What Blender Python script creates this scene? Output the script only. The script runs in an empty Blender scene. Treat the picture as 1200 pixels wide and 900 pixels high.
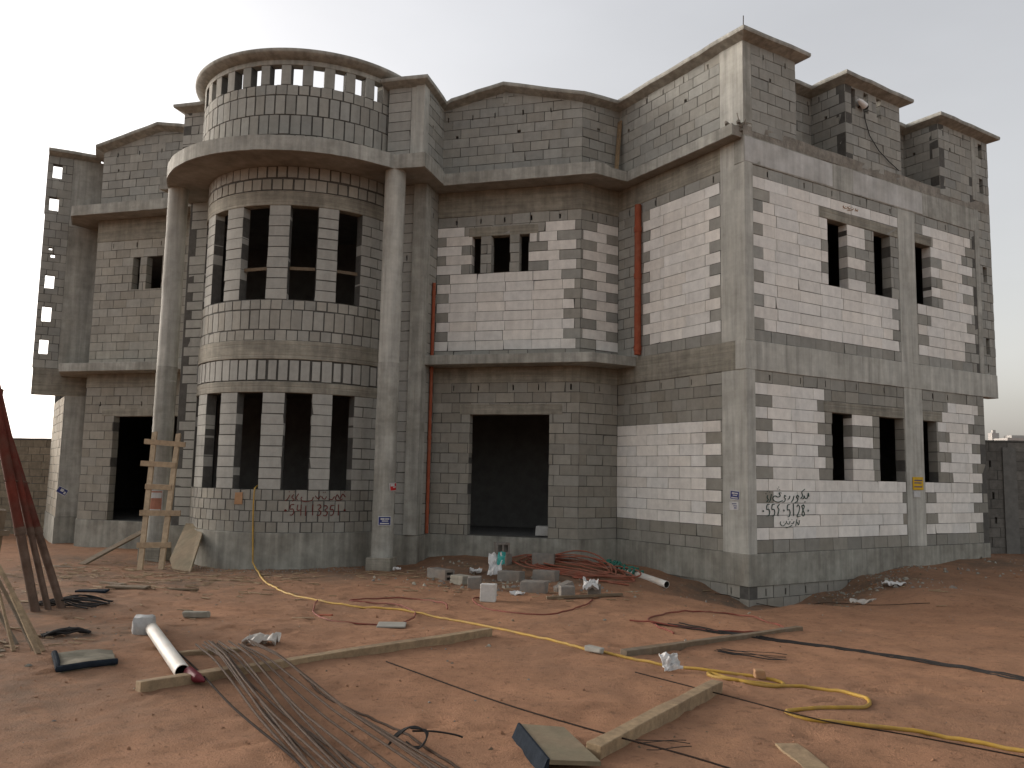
import bpy, bmesh, math, random
import numpy as np
from mathutils import Vector, noise
random.seed(7)
C = bpy.context.scene.collection
rnd = random.random
def ru(a, b): return a + (b - a) * random.random()

# ------------------------------------------------------------------ materials
def mat(name, base, rough=.85, ns=6., amt=.18, bump=.25, bscale=60., attr=False, streak=0., second=None, s2=1.5, a2=.5, spec=.3, boards=0., metal=0., grain=0.):
    m = bpy.data.materials.new(name); m.use_nodes = True
    nt = m.node_tree; N = nt.nodes; L = nt.links
    b = N['Principled BSDF']; b.inputs['Roughness'].default_value = rough
    b.inputs['Specular IOR Level'].default_value = spec; b.inputs['Metallic'].default_value = metal
    tc = N.new('ShaderNodeTexCoord'); co = tc.outputs['Object']
    def tex(scale, detail=6, vec=None, rough_=.6):
        t = N.new('ShaderNodeTexNoise'); t.inputs['Scale'].default_value = scale
        t.inputs['Detail'].default_value = detail; t.inputs['Roughness'].default_value = rough_
        L.new(vec or co, t.inputs['Vector']); return t.outputs['Fac']
    def mrange(f, a, c, lo=.3, hi=.7):
        r = N.new('ShaderNodeMapRange'); r.inputs[1].default_value = lo; r.inputs[2].default_value = hi
        r.inputs[3].default_value = a; r.inputs[4].default_value = c; L.new(f, r.inputs[0]); return r.outputs[0]
    def mixc(f, A, B, mode='MIX'):
        x = N.new('ShaderNodeMix'); x.data_type = 'RGBA'; x.blend_type = mode
        if isinstance(f, float): x.inputs[0].default_value = f
        else: L.new(f, x.inputs[0])
        for i, v in ((6, A), (7, B)):
            if isinstance(v, tuple): x.inputs[i].default_value = (*v, 1)
            else: L.new(v, x.inputs[i])
        return x.outputs[2]
    if attr:
        a = N.new('ShaderNodeAttribute'); a.attribute_name = 'tint'; col = a.outputs['Color']
    else:
        v = N.new('ShaderNodeRGB'); v.outputs[0].default_value = (*base, 1); col = v.outputs[0]
    if second:
        col = mixc(mrange(tex(s2, 5), 0., a2, .42, .68), col, second)
    f = mrange(tex(ns, 8, rough_=.68), 1 - amt, 1 + amt)
    g = N.new('ShaderNodeCombineColor')
    for i in range(3): L.new(f, g.inputs[i])
    col = mixc(1., col, g.outputs[0], 'MULTIPLY')
    if streak:
        mp = N.new('ShaderNodeMapping'); mp.inputs['Scale'].default_value = (5, 5, .35); L.new(co, mp.inputs['Vector'])
        f2 = mrange(tex(1.6, 5, mp.outputs[0]), 1 - streak, 1 + streak * .5)
        g2 = N.new('ShaderNodeCombineColor')
        for i in range(3): L.new(f2, g2.inputs[i])
        col = mixc(1., col, g2.outputs[0], 'MULTIPLY')
    if grain:
        mp = N.new('ShaderNodeMapping'); mp.inputs['Scale'].default_value = (.5, .5, 11); L.new(co, mp.inputs['Vector'])
        f2 = mrange(tex(1.3, 6, mp.outputs[0], .7), 1 - grain, 1 + grain * .6)
        g2 = N.new('ShaderNodeCombineColor')
        for i in range(3): L.new(f2, g2.inputs[i])
        col = mixc(1., col, g2.outputs[0], 'MULTIPLY')
    L.new(col, b.inputs['Base Color'])
    h = tex(bscale, 6, rough_=.7)
    if boards:
        sx = N.new('ShaderNodeSeparateXYZ'); L.new(co, sx.inputs[0])
        w = N.new('ShaderNodeMath'); w.operation = 'PINGPONG'; L.new(sx.outputs[2], w.inputs[0]); w.inputs[1].default_value = boards
        h2 = mrange(w.outputs[0], 0., 1., 0., .02)
        ad = N.new('ShaderNodeMath'); ad.operation = 'ADD'; L.new(h, ad.inputs[0]); L.new(h2, ad.inputs[1]); h = ad.outputs[0]
    if bump:
        bp = N.new('ShaderNodeBump'); bp.inputs['Strength'].default_value = bump; bp.inputs['Distance'].default_value = .02
        L.new(h, bp.inputs['Height']); L.new(bp.outputs[0], b.inputs['Normal'])
    return m
M = {}
M['block'] = mat('block_masonry', (.2, .2, .2), .92, 7, .11, .3, 55, attr=True, streak=.09)
M['mortar'] = mat('grey_mortar', (.088, .085, .077), .95, 8, .25, .4, 45)
M['conc'] = mat('cast_concrete', (.365, .362, .325), .85, 3.5, .22, .25, 28, streak=.32, grain=.07, second=(.235, .226, .19), s2=1.1, a2=.7)
M['conc_light'] = mat('smooth_pale_concrete', (.445, .442, .4), .8, 3., .17, .2, 32, streak=.3, grain=.05, second=(.31, .302, .262), s2=1.3, a2=.6)
M['board'] = mat('board_marked_concrete', (.285, .268, .218), .88, 5, .22, .3, 30, streak=.24, second=(.205, .188, .158), s2=1.4, a2=.7, boards=.1, grain=.28)
M['plinth'] = mat('damp_shaded_plinth', (.29, .286, .248), .88, 4, .22, .22, 35, streak=.3, second=(.175, .162, .135), s2=1.3, a2=.8)  # damp stains, plus shade low on the walls put into the darker base
M['wood_pale'] = mat('new_pale_timber', (.36, .27, .175), .85, 14, .22, .2, 70, second=(.27, .2, .13), s2=4, a2=.7)
M['pale'] = mat('pale_skimmed_concrete', (.5, .5, .48), .8, 2.5, .16, .1, 40, streak=.16, second=(.33, .32, .29), s2=1.6, a2=.6)
M['rough'] = mat('rough_slab_edge', (.27, .25, .215), .95, 7, .3, .9, 22, streak=.2, second=(.19, .17, .14), s2=3, a2=.8)
M['soffit'] = mat('formwork_soffit', (.27, .25, .215), .9, 4, .22, .2, 30, second=(.15, .13, .105), s2=1.2, a2=.7)
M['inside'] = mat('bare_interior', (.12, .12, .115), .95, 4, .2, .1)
M['wood'] = mat('raw_timber', (.27, .195, .115), .88, 14, .3, .3, 70, grain=.0, second=(.18, .125, .078), s2=4, a2=.7)
M['wood_old'] = mat('weathered_timber', (.15, .108, .068), .9, 12, .25, .3, 60, second=(.15, .125, .095), s2=3, a2=.8)
M['ply'] = mat('dirty_plywood', (.2, .155, .1), .9, 9, .2, .2, 60, second=(.14, .125, .08), s2=3.5, a2=.8)
M['navy'] = mat('dark_blue_edge_paint', (.016, .021, .028), .9, 14, .35, .2, spec=.05)
M['rebar'] = mat('rusty_bar', (.058, .037, .025), .75, 30, .35, .3, 150, spec=.14)
M['wire'] = mat('dark_wire', (.022, .015, .012), .85, 20, .3, .1, spec=.08)
M['redpaint'] = mat('worn_red_paint', (.125, .026, .016), .75, 7, .35, .2, second=(.07, .035, .025), s2=3.5, a2=.9, spec=.15)
M['proprust'] = mat('bare_prop_steel', (.115, .08, .06), .85, 9, .3, .3, second=(.085, .05, .035), s2=4, a2=.8, spec=.15)
M['yellow'] = mat('yellow_hose_rubber', (.37, .225, .035), .65, 9, .2, .05, second=(.27, .18, .075), s2=5, a2=.6)
M['redhose'] = mat('red_conduit', (.17, .04, .027), .75, 9, .25, .1, second=(.17, .075, .05), s2=3, a2=.7)
M['redheap'] = mat('dusty_red_conduit', (.235, .07, .042), .8, 9, .25, .1, second=(.22, .11, .075), s2=3, a2=.8)
M['black'] = mat('black_cable', (.018, .016, .015), .8, 15, .3, .1)
M['pvc'] = mat('white_pvc', (.62, .61, .57), .45, 8, .14, .05, second=(.42, .35, .27), s2=4, a2=.7)
M['pvcin'] = mat('dark_pipe_bore', (.05, .045, .04), .8)
M['maroon'] = mat('maroon_plastic', (.13, .018, .025), .45, 9, .3, .1)
M['bucket'] = mat('dusty_pale_plastic', (.4, .405, .4), .6, 9, .2, .1, second=(.33, .3, .26), s2=5, a2=.7)
M['paper'] = mat('white_scrap', (.52, .515, .5), .9, 9, .12, .3, 25)
M['teal'] = mat('teal_print', (.06, .32, .29), .6, 9, .3, .2)
M['sackpale'] = mat('cement_sack_paper', (.125, .115, .082), .85, 9, .2, .3, 20, second=(.22, .19, .14), s2=5, a2=.7)
M['green'] = mat('green_netting', (.03, .14, .105), .7, 25, .4, .4)
M['aac'] = mat('aerated_block', (.55, .54, .51), .92, 12, .14, .3, 70, second=(.4, .37, .32), s2=5, a2=.6)
M['greyblk'] = mat('grey_concrete_block', (.2, .188, .168), .95, 12, .22, .4, 60, second=(.19, .13, .09), s2=3, a2=.6)
M['orange'] = mat('orange_drain_plastic', (.27, .062, .027), .7, 8, .2, .05, second=(.22, .09, .05), s2=4, a2=.6)
M['sblue'] = mat('sticker_blue', (.018, .028, .14), .5, 9, .2, 0)
M['sred'] = mat('sticker_red', (.42, .02, .02), .5, 9, .2, 0)
M['syel'] = mat('notice_yellow', (.55, .34, .01), .6, 9, .2, 0)
M['swht'] = mat('sticker_white', (.48, .48, .47), .6, 9, .15, 0)
M['sorg'] = mat('faded_orange_print', (.34, .15, .1), .6, 9, .2, 0)
M['sprayred'] = mat('red_spray_paint', (.12, .024, .02), .8, 30, .35, 0)
M['spraygrn'] = mat('dark_green_spray_paint', (.026, .062, .05), .8, 30, .35, 0)
M['card'] = mat('brown_card', (.33, .19, .1), .8, 9, .2, 0)
M['plastic'] = mat('dusty_clear_plastic', (.38, .35, .31), .4, 12, .25, .3, 25)
M['tile'] = mat('grey_tile', (.26, .25, .22), .7, 9, .15, .1)
M['lampwht'] = mat('lamp_white', (.7, .7, .68), .4, 9, .1, 0)
M['fence'] = mat('boundary_blockwork', (.2, .2, .2), .95, 9, .25, .35, 50, attr=True, second=None, streak=.1)
M['fencepost'] = mat('grey_fence_post', (.15, .147, .135), .9, 6, .2, .2, 40)
M['far'] = mat('far_haze_tinted_render', (.36, .345, .325), .9, 1, .1, 0)  # distance haze put into the pale base colour

# sand ground
def sand():
    m = mat('reddish_sand', (.285, .155, .092), .97, 1.7, .24, .0, spec=.1)
    nt = m.node_tree; N = nt.nodes; L = nt.links; b = N['Principled BSDF']
    tc = N.new('ShaderNodeTexCoord')
    old = b.inputs['Base Color'].links[0].from_socket
    def no(s, d=8, r=.65):
        t = N.new('ShaderNodeTexNoise'); t.inputs['Scale'].default_value = s; t.inputs['Detail'].default_value = d
        t.inputs['Roughness'].default_value = r; L.new(tc.outputs['Object'], t.inputs['Vector']); return t.outputs['Fac']
    def ramp(f, lo, hi, a, c):
        r = N.new('ShaderNodeMapRange'); r.inputs[1].default_value = lo; r.inputs[2].default_value = hi
        r.inputs[3].default_value = a; r.inputs[4].default_value = c; L.new(f, r.inputs[0]); return r.outputs[0]
    def mix(f, A, c):
        x = N.new('ShaderNodeMix'); x.data_type = 'RGBA'; L.new(f, x.inputs[0]); L.new(A, x.inputs[6]); x.inputs[7].default_value = (*c, 1); return x.outputs[2]
    col = mix(ramp(no(.55, 5), .45, .68, 0, .75), old, (.225, .132, .084))     # grey-brown trodden patches
    col = mix(ramp(no(2.6, 9, .72), .48, .68, 0, .8), col, (.33, .182, .106))        # fresh orange sand
    col = mix(ramp(no(13, 8, .75), .54, .66, 0, .6), col, (.1, .056, .036))    # small dark lumps
    col = mix(ramp(no(34, 3, .6), .64, .72, 0, .6), col, (.3, .19, .125))     # pale grit
    at = N.new('ShaderNodeAttribute'); at.attribute_name = 'mix'
    mm = N.new('ShaderNodeMath'); mm.operation = 'MULTIPLY'; L.new(at.outputs['Fac'], mm.inputs[0]); L.new(ramp(no(5, 6), .3, .6, .2, 1), mm.inputs[1])
    col = mix(mm.outputs[0], col, (.135, .1, .073))                            # cement-grey rubble dust by the walls, darker patches at left
    col = mix(ramp(no(27, 5, .75), .6, .68, 0, .55), col, (.085, .05, .034))     # dark specks
    L.new(col, b.inputs['Base Color'])
    bp = N.new('ShaderNodeBump'); bp.inputs['Strength'].default_value = .5; bp.inputs['Distance'].default_value = .06
    ad = N.new('ShaderNodeMath'); ad.operation = 'ADD'; L.new(no(3.5, 12, .78), ad.inputs[0]); L.new(no(60, 4), ad.inputs[1])
    L.new(ad.outputs[0], bp.inputs['Height']); L.new(bp.outputs[0], b.inputs['Normal'])
    return m
M['sand'] = sand()

# ------------------------------------------------------------------ mesh builder
class MB:
    def __init__(self): self.v = []; self.f = []; self.m = []; self.c = []
    def add(self, pts, faces, mi=0, col=(1, 1, 1)):
        o = len(self.v); self.v += [tuple(p) for p in pts]; self.c += [col] * len(pts)
        for f in faces: self.f.append([o + i for i in f]); self.m.append(mi)
    def hexa(self, p, mi=0, col=(1, 1, 1), skip=()):
        F = [(0, 3, 2, 1), (4, 5, 6, 7), (0, 1, 5, 4), (1, 2, 6, 5), (2, 3, 7, 6), (3, 0, 4, 7)]
        self.add(p, [f for i, f in enumerate(F) if i not in skip], mi, col)
    def box(self, c, s, rz=0, mi=0, col=(1, 1, 1), jit=0):
        x, y, z = s[0] / 2, s[1] / 2, s[2] / 2; ca, sa = math.cos(rz), math.sin(rz); P = []
        for dz in (-z, z):
            for dx, dy in ((-x, -y), (x, -y), (x, y), (-x, y)):
                P.append((c[0] + dx * ca - dy * sa + ru(-jit, jit), c[1] + dx * sa + dy * ca + ru(-jit, jit), c[2] + dz + ru(-jit, jit)))
        self.hexa(P, mi, col)
    def beam(self, a, b, w, t, up=(0, 0, 1), mi=0, jit=0.003, seg=1):
        a = Vector(a); b = Vector(b); d = (b - a).normalized(); u = Vector(up); s = d.cross(u)
        if s.length < 1e-4: s = d.cross(Vector((1, 0, 0)))
        s.normalize(); u = s.cross(d)
        rows = []
        for i in range(seg + 1):
            c = a.lerp(b, i / seg); j = lambda: ru(-jit, jit)
            rows.append([c + s * (w / 2 * q + j()) + u * (t / 2 * r + j()) for q, r in ((-1, -1), (1, -1), (1, 1), (-1, 1))])
        P = [p for r in rows for p in r]; F = [(0, 1, 2, 3)[::-1], tuple(4 * seg + i for i in range(4))]
        for i in range(seg):
            for k in range(4): F.append((4 * i + k, 4 * i + (k + 1) % 4, 4 * i + 4 + (k + 1) % 4, 4 * i + 4 + k))
        self.add(P, F, mi)
    def tube(self, pts, r, n=8, mi=0, caps=True):
        pts = [Vector(p) for p in pts]; P = []; k = len(pts); pu = None
        for i, p in enumerate(pts):
            t = (pts[min(i + 1, k - 1)] - pts[max(i - 1, 0)]).normalized()
            u = pu - t * pu.dot(t) if pu else t.cross(Vector((0, 0, 1)) if abs(t.z) < .9 else Vector((1, 0, 0)))
            if u.length < 1e-5: u = t.cross(Vector((0, 1, 0)))
            u.normalize(); pu = u; w = t.cross(u); rr = r[i] if isinstance(r, (list, tuple)) else r
            for j in range(n):
                a = 2 * math.pi * j / n; P.append(p + (u * math.cos(a) + w * math.sin(a)) * rr)
        F = [(i * n + j, i * n + (j + 1) % n, (i + 1) * n + (j + 1) % n, (i + 1) * n + j) for i in range(k - 1) for j in range(n)]
        if caps: F += [tuple(range(n))[::-1], tuple((k - 1) * n + j for j in range(n))]
        self.add(P, F, mi)
    def ngon(self, poly, z0, z1, mi=0):
        n = len(poly); P = [(x, y, z0) for x, y in poly] + [(x, y, z1) for x, y in poly]
        F = [tuple(range(n))[::-1], tuple(range(n, 2 * n))] + [(i, (i + 1) % n, n + (i + 1) % n, n + i) for i in range(n)]
        self.add(P, F, mi)
    def build(self, name, mats, parent=None, smooth=False, kind=None, bevel=0, base=True):
        me = bpy.data.meshes.new(name)
        V = self.v; org = (0, 0, 0)
        if parent is None and base:
            A = np.array(V); lo = A.min(0); hi = A.max(0); org = ((lo[0] + hi[0]) / 2, (lo[1] + hi[1]) / 2, lo[2])
            V = [(a - org[0], b - org[1], c - org[2]) for a, b, c in V]
        elif parent is not None and tuple(parent.location) != (0, 0, 0):
            org = tuple(parent.location); V = [(a - org[0], b - org[1], c - org[2]) for a, b, c in V]; org = (0, 0, 0)
        me.from_pydata([tuple(v) for v in V], [], self.f); me.update()
        at = me.attributes.new('tint', 'FLOAT_COLOR', 'POINT')
        at.data.foreach_set('color', [x for c in self.c for x in (*c, 1)])
        for m in (mats if isinstance(mats, (list, tuple)) else [mats]): me.materials.append(m)
        me.polygons.foreach_set('material_index', self.m)
        bm = bmesh.new(); bm.from_mesh(me)
        bmesh.ops.recalc_face_normals(bm, faces=bm.faces); bm.to_mesh(me); bm.free()
        if smooth:
            me.polygons.foreach_set('use_smooth', [True] * len(me.polygons)); me.set_sharp_from_angle(angle=math.radians(40))
        o = bpy.data.objects.new(name, me); C.objects.link(o); o.location = org
        if parent is not None: o.parent = parent
        if kind: o['kind'] = kind
        if bevel:
            b = o.modifiers.new('edge', 'BEVEL'); b.width = bevel; b.segments = 2; b.limit_method = 'ANGLE'
        return o
def tag(o, label, cat, group=None):
    o['label'] = label; o['category'] = cat
    if group: o['group'] = group
    return o
def thing(name, label, cat, loc=(0, 0, 0), group=None):
    o = bpy.data.objects.new(name, None); C.objects.link(o); o.location = loc; o.empty_display_size = .1
    return tag(o, label, cat, group)

def smooth_path(pts, step=.08):
    """Catmull-Rom through points of any dimension."""
    P = [np.array(p, float) for p in pts]; P = [2 * P[0] - P[1]] + P + [2 * P[-1] - P[-2]]; out = []
    for i in range(1, len(P) - 2):
        n = max(2, int(np.linalg.norm(P[i + 1] - P[i]) / step))
        for k in range(n):
            t = k / n
            out.append(.5 * (2 * P[i] + (P[i + 1] - P[i - 1]) * t + (2 * P[i - 1] - 5 * P[i] + 4 * P[i + 1] - P[i + 2]) * t * t + (3 * P[i] - P[i - 1] - 3 * P[i + 1] + P[i + 2]) * t ** 3))
    out.append(P[-2]); return out
GCLIST = [(0, -14, -0.4), (0, -9.5, -0.42), (-5, -8, -0.45), (4, -7, -0.42), (-8, -6, -0.5), (-12, -2, -0.6), (-11.4, 0, -0.64), (-9.2, -1, -0.62), (-6.7, 0.3, -0.6), (-5.2, 1.3, -0.4), (-4, 1.3, -0.37), (-3.2, 1.2, -0.45), (-4.5, -0.8, -0.55), (-2, 0.5, -0.5), (-2.2, 1.5, -0.46), (-1.2, 0.6, -0.55), (-0.6, 0.1, -0.72), (0, -0.3, -0.88), (0.8, 0.4, -0.92), (1.6, 1.5, -0.72), (2.2, 1.9, -0.46), (3.2, 2.8, -0.36), (4.8, 4.8, -0.3), (6, 6, -0.3), (1, -1.2, -0.62), (3, 0, -0.42), (2.6, 1.2, -0.42), (-1.5, -2, -0.5), (5, -3, -0.42), (9, 3, -0.35), (-15, 0.9, -0.62), (-18, 3, -0.68), (10, 10, -0.3), (-1, -4, -0.47), (-14, -6, -0.55), (8, -8, -0.42), (-6, -13, -0.42), (-20, -4, -0.6), (16, 0, -0.4), (-4, 6, -0.5), (-12, 6, -0.6)]
SUN_E, SKY_SAT, SKY_S, EXPO = 0.5, .22, .125, 1.1
# ------------------------------------------------------------------ terrain
GC = np.array(GCLIST)
def gbase(x, y):
    x = np.asarray(x, float); y = np.asarray(y, float); sw = 0.; sz = 0.
    for a, b, c in GC:
        w = 1 / ((x - a) ** 2 + (y - b) ** 2 + .03) ** 1.6; sw = sw + w; sz = sz + w * c
    return sz / sw
def bump(x, y):
    v = Vector((x, y, 0)); near = 1. if -16 < x < 10 and -14 < y < 6 else .4
    return near * (noise.fractal(v * 1.1, .8, 2.1, 5) * .022 + noise.fractal(v * 4.3 + Vector((9, 3, 1)), .9, 2.2, 3) * .009)
def gz(x, y): return float(gbase(x, y)) + bump(x, y)
def axis(lo, hi, step, far):
    a = list(np.arange(lo, hi + 1e-6, step)); s = step; l = [lo]; 
    while l[-1] > -far: s *= 1.22; l.append(l[-1] - s)
    s = step; r = [hi]
    while r[-1] < far: s *= 1.22; r.append(r[-1] + s)
    return np.array(l[:0:-1] + a + r[1:])
xs = axis(-12.5, 6.5, .05, 900); ys = axis(-12.0, 3., .05, 900)
FPR = []                                    # trodden foot marks along a few walking lines
for (ax, ay), (bx_, by_), n_ in (((-6, -10.5), (-3.8, -1.2), 16), ((1.5, -10.5), (-2.5, -1.8), 16), ((-9.5, -5), (-.5, -6), 16), ((3.5, -8), (-8.2, -2.2), 20), ((-2, -11), (-6.5, -3), 14), ((5, -5), (1.2, -1.6), 8), ((-3, -10), (4, -4.5), 14), ((-8, -9), (-5, -6), 8)):
    a_ = math.atan2(by_ - ay, bx_ - ax)
    for k in range(n_):
        t = (k + ru(-.2, .2)) / n_; sd_ = .11 * (-1) ** k
        FPR.append((ax + (bx_ - ax) * t - math.sin(a_) * sd_ + ru(-.1, .1), ay + (by_ - ay) * t + math.cos(a_) * sd_ + ru(-.1, .1), a_ + ru(-.3, .3), ru(.009, .02)))
for _ in range(90): FPR.append((ru(-8, 4), ru(-11, -1.5), ru(0, 6.3), ru(.006, .016)))
X, Y = np.meshgrid(xs, ys)
Z = gbase(X, Y)
for j in range(len(ys)):
    for i in range(len(xs)):
        if abs(xs[i]) < 60 and abs(ys[j]) < 60: Z[j, i] += bump(xs[i], ys[j])
for fx, fy, fa, fd in FPR:
    i0, i1 = np.searchsorted(xs, (fx - .3, fx + .3)); j0, j1 = np.searchsorted(ys, (fy - .3, fy + .3))
    dx = X[j0:j1, i0:i1] - fx; dy = Y[j0:j1, i0:i1] - fy; u = dx * math.cos(fa) + dy * math.sin(fa); v_ = -dx * math.sin(fa) + dy * math.cos(fa)
    q = np.sqrt((u / .15) ** 2 + (v_ / .062) ** 2); Z[j0:j1, i0:i1] += -fd * np.exp(-q ** 4) + fd * .55 * np.exp(-((q - 1.35) / .3) ** 2)
V = np.stack([X.ravel(), Y.ravel(), Z.ravel()], 1); nx = len(xs); ny = len(ys)
F = [(j * nx + i, j * nx + i + 1, (j + 1) * nx + i + 1, (j + 1) * nx + i) for j in range(ny - 1) for i in range(nx - 1)]
me = bpy.data.meshes.new('ground'); me.from_pydata(V.tolist(), [], F); me.update()
me.polygons.foreach_set('use_smooth', [True] * len(me.polygons)); me.materials.append(M['sand'])
# cement dust / rubble tone close to the house walls and darker patches on the left
fp = [(-.1, -.1), (-.6, .2), (.6, .5), (1.5, 1.2), (2.2, 1.7), (-10, -1.2), (-9.2, -1.5), (-8, -1), (-11.6, -.6), (-12.8, -.5), (-5.2, .2), (-4.2, .1), (-3.3, -.2), (-10.6, -3), (-11.6, -3.5), (-9.4, -4.8), (-8.2, -6), (-6.6, -7.4), (-7, -1.2), (6, 5), (4.6, 4.2), (-4, -1), (-8.5, -3)]
mx = np.zeros(len(V))
fp = [(a, b, .75, 1) for a, b in fp] + [(-7.2, -8.6, 1.2, .7), (-5.6, -9.6, 1.0, .75), (-8.6, -7.2, 1.3, .7), (-9.6, -5.4, 1.3, .65), (-11.5, -3.4, 1.4, .75), (-7.6, -3.6, 1.0, .4), (-4.4, -9.9, .7, .5)]
for a, b, r_, k_ in fp: mx = np.maximum(mx, k_ * np.exp(-((V[:, 0] - a) ** 2 + (V[:, 1] - b) ** 2) / (2 * r_ ** 2)))
at = me.attributes.new('mix', 'FLOAT', 'POINT'); at.data.foreach_set('value', mx.astype(np.float32))
ground = bpy.data.objects.new('ground', me); C.objects.link(ground); ground['kind'] = 'structure'

# ------------------------------------------------------------------ house frame
AA = .8332
e1 = np.array([math.cos(AA), math.sin(AA)]); e2 = np.array([-math.sin(AA), math.cos(AA)])
LW, LC, LM, LB, LR, LRo, XC = 3.4319, .9526, 3.0944, .6558, 7.219, 7.79, -9.12
O = np.zeros(2); WI = LW * e2; MC = WI - LC * e1; MI = MC + np.array([-LM, 0]); BC = MI + np.array([0, -LB])
def mir(q): return np.array([2 * XC - q[0], q[1]])
e1m = np.array([-e1[0], e1[1]]); e2m = np.array([-e2[0], e2[1]]); Cm = mir(O)
ZB, ZBT, ZG, ZS, ZT = 3.08, 3.58, 6.70, 7.137, 7.42
BX, BY, BR, PR_ = -9.2, 1.45, 2.15, 2.34     # round bay: centre, radius, parapet radius

house = thing('unfinished_house', 'unfinished two storey blockwork house with round columned bay and bare concrete frame', 'house', (0, 0, 0))

def plane(o, d):
    o = np.array(o, float); d = np.array(d, float); d = d / np.linalg.norm(d); n = np.array([d[1], -d[0]])
    f = lambda s, z, dd=0.: (o[0] + d[0] * s + n[0] * dd, o[1] + d[1] * s + n[1] * dd, z)
    f.curved = False; return f
def cyl(R):
    def f(s, z, dd=0.):
        t = s / R; r = R + dd; return (BX + r * math.sin(t), BY - r * math.cos(t), z)
    f.curved = True; f.R = R; return f
def lerp_top(pts):
    return (lambda s: float(np.interp(s, [p[0] for p in pts], [p[1] for p in pts])))

def backing(mb, mp, s0, s1, z0, z1, ops, th=.2, d0=-.009, mi=1, ztop=None, grow=.006):
    ops = [(a - grow, b + grow, c - grow, d + grow) for a, b, c, d in ops]
    S = {s0, s1}; Zs = {z0, z1}
    for a, b, c, d in ops:
        S |= {min(max(a, s0), s1), min(max(b, s0), s1)}; Zs |= {min(max(c, z0), z1), min(max(d, z0), z1)}
    S = sorted(S); Zs = sorted(Zs)
    if mp.curved:
        T = []
        for a, b in zip(S, S[1:]):
            n = max(1, int((b - a) / .12)); T += [a + (b - a) * k / n for k in range(n)]
        S = T + [S[-1]]
    S = [s for i, s in enumerate(S) if i == 0 or s - S[i - 1] > 1e-5]; Zs = [s for i, s in enumerate(Zs) if i == 0 or s - Zs[i - 1] > 1e-5]
    def hole(i, j):
        if i < 0 or j < 0 or i >= len(S) - 1 or j >= len(Zs) - 1: return True
        x = (S[i] + S[i + 1]) / 2; y = (Zs[j] + Zs[j + 1]) / 2
        return any(a < x < b and c < y < d for a, b, c, d in ops)
    def P(s, z, d):
        if ztop: z = min(z, ztop(s))
        return mp(s, z, d)
    for i in range(len(S) - 1):
        for j in range(len(Zs) - 1):
            if hole(i, j): continue
            a, b, c, d = S[i], S[i + 1], Zs[j], Zs[j + 1]; q = [(a, c), (b, c), (b, d), (a, d)]
            F = [P(x, y, d0) for x, y in q]; Bk = [P(x, y, -th) for x, y in q]
            fs = [(0, 1, 2, 3), (7, 6, 5, 4)]
            for k, (di, dj) in enumerate(((0, -1), (1, 0), (0, 1), (-1, 0))):
                if hole(i + di, j + dj): fs.append((k, (k + 1) % 4, 4 + (k + 1) % 4, 4 + k))
            mb.add(F + Bk, fs, mi)

def sub_rects(r, ops):
    out = [r]
    for a, b, c, d in ops:
        nw = []
        for s0, s1, z0, z1 in out:
            if a >= s1 - 1e-4 or b <= s0 + 1e-4 or c >= z1 - 1e-4 or d <= z0 + 1e-4: nw.append((s0, s1, z0, z1)); continue
            if a > s0: nw.append((s0, a, z0, z1))
            if b < s1: nw.append((b, s1, z0, z1))
            m0, m1 = max(s0, a), min(s1, b)
            if c > z0: nw.append((m0, m1, z0, c))
            if d < z1: nw.append((m0, m1, d, z1))
        out = nw
    return [r for r in out if r[1] - r[0] > .02 and r[3] - r[2] > .02]
GREY = (.296, .294, .266)
def tint(k, warm=0.):
    if k == 'd': f = ru(.62, .85); return (.2 * f, .19 * f, .17 * f)  # right boundary wall: its shade is put into the block colour
    if k == 'b': f = ru(.75, 1.05); return (.21 * f, .175 * f, .125 * f)
    if k == 'w':
        f = ru(.9, 1.04); w = ru(-.01, .014); return (.735 * f + w, .715 * f, .668 * f - w)
    if k == 'l': f = ru(.9, 1.1); return (.345 * f, .341 * f, .31 * f)
    f = ru(.86, 1.13) * (.84 if k == 'u' else 1); warm += .008 if k == 'u' else 0; w = ru(-.006, .01) + warm * 1.2; return (GREY[0] * f + w, GREY[1] * f + w * .35, GREY[2] * f - w * .4)  # 'u': brown dust, and dimmer light low down put into the tint
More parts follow.
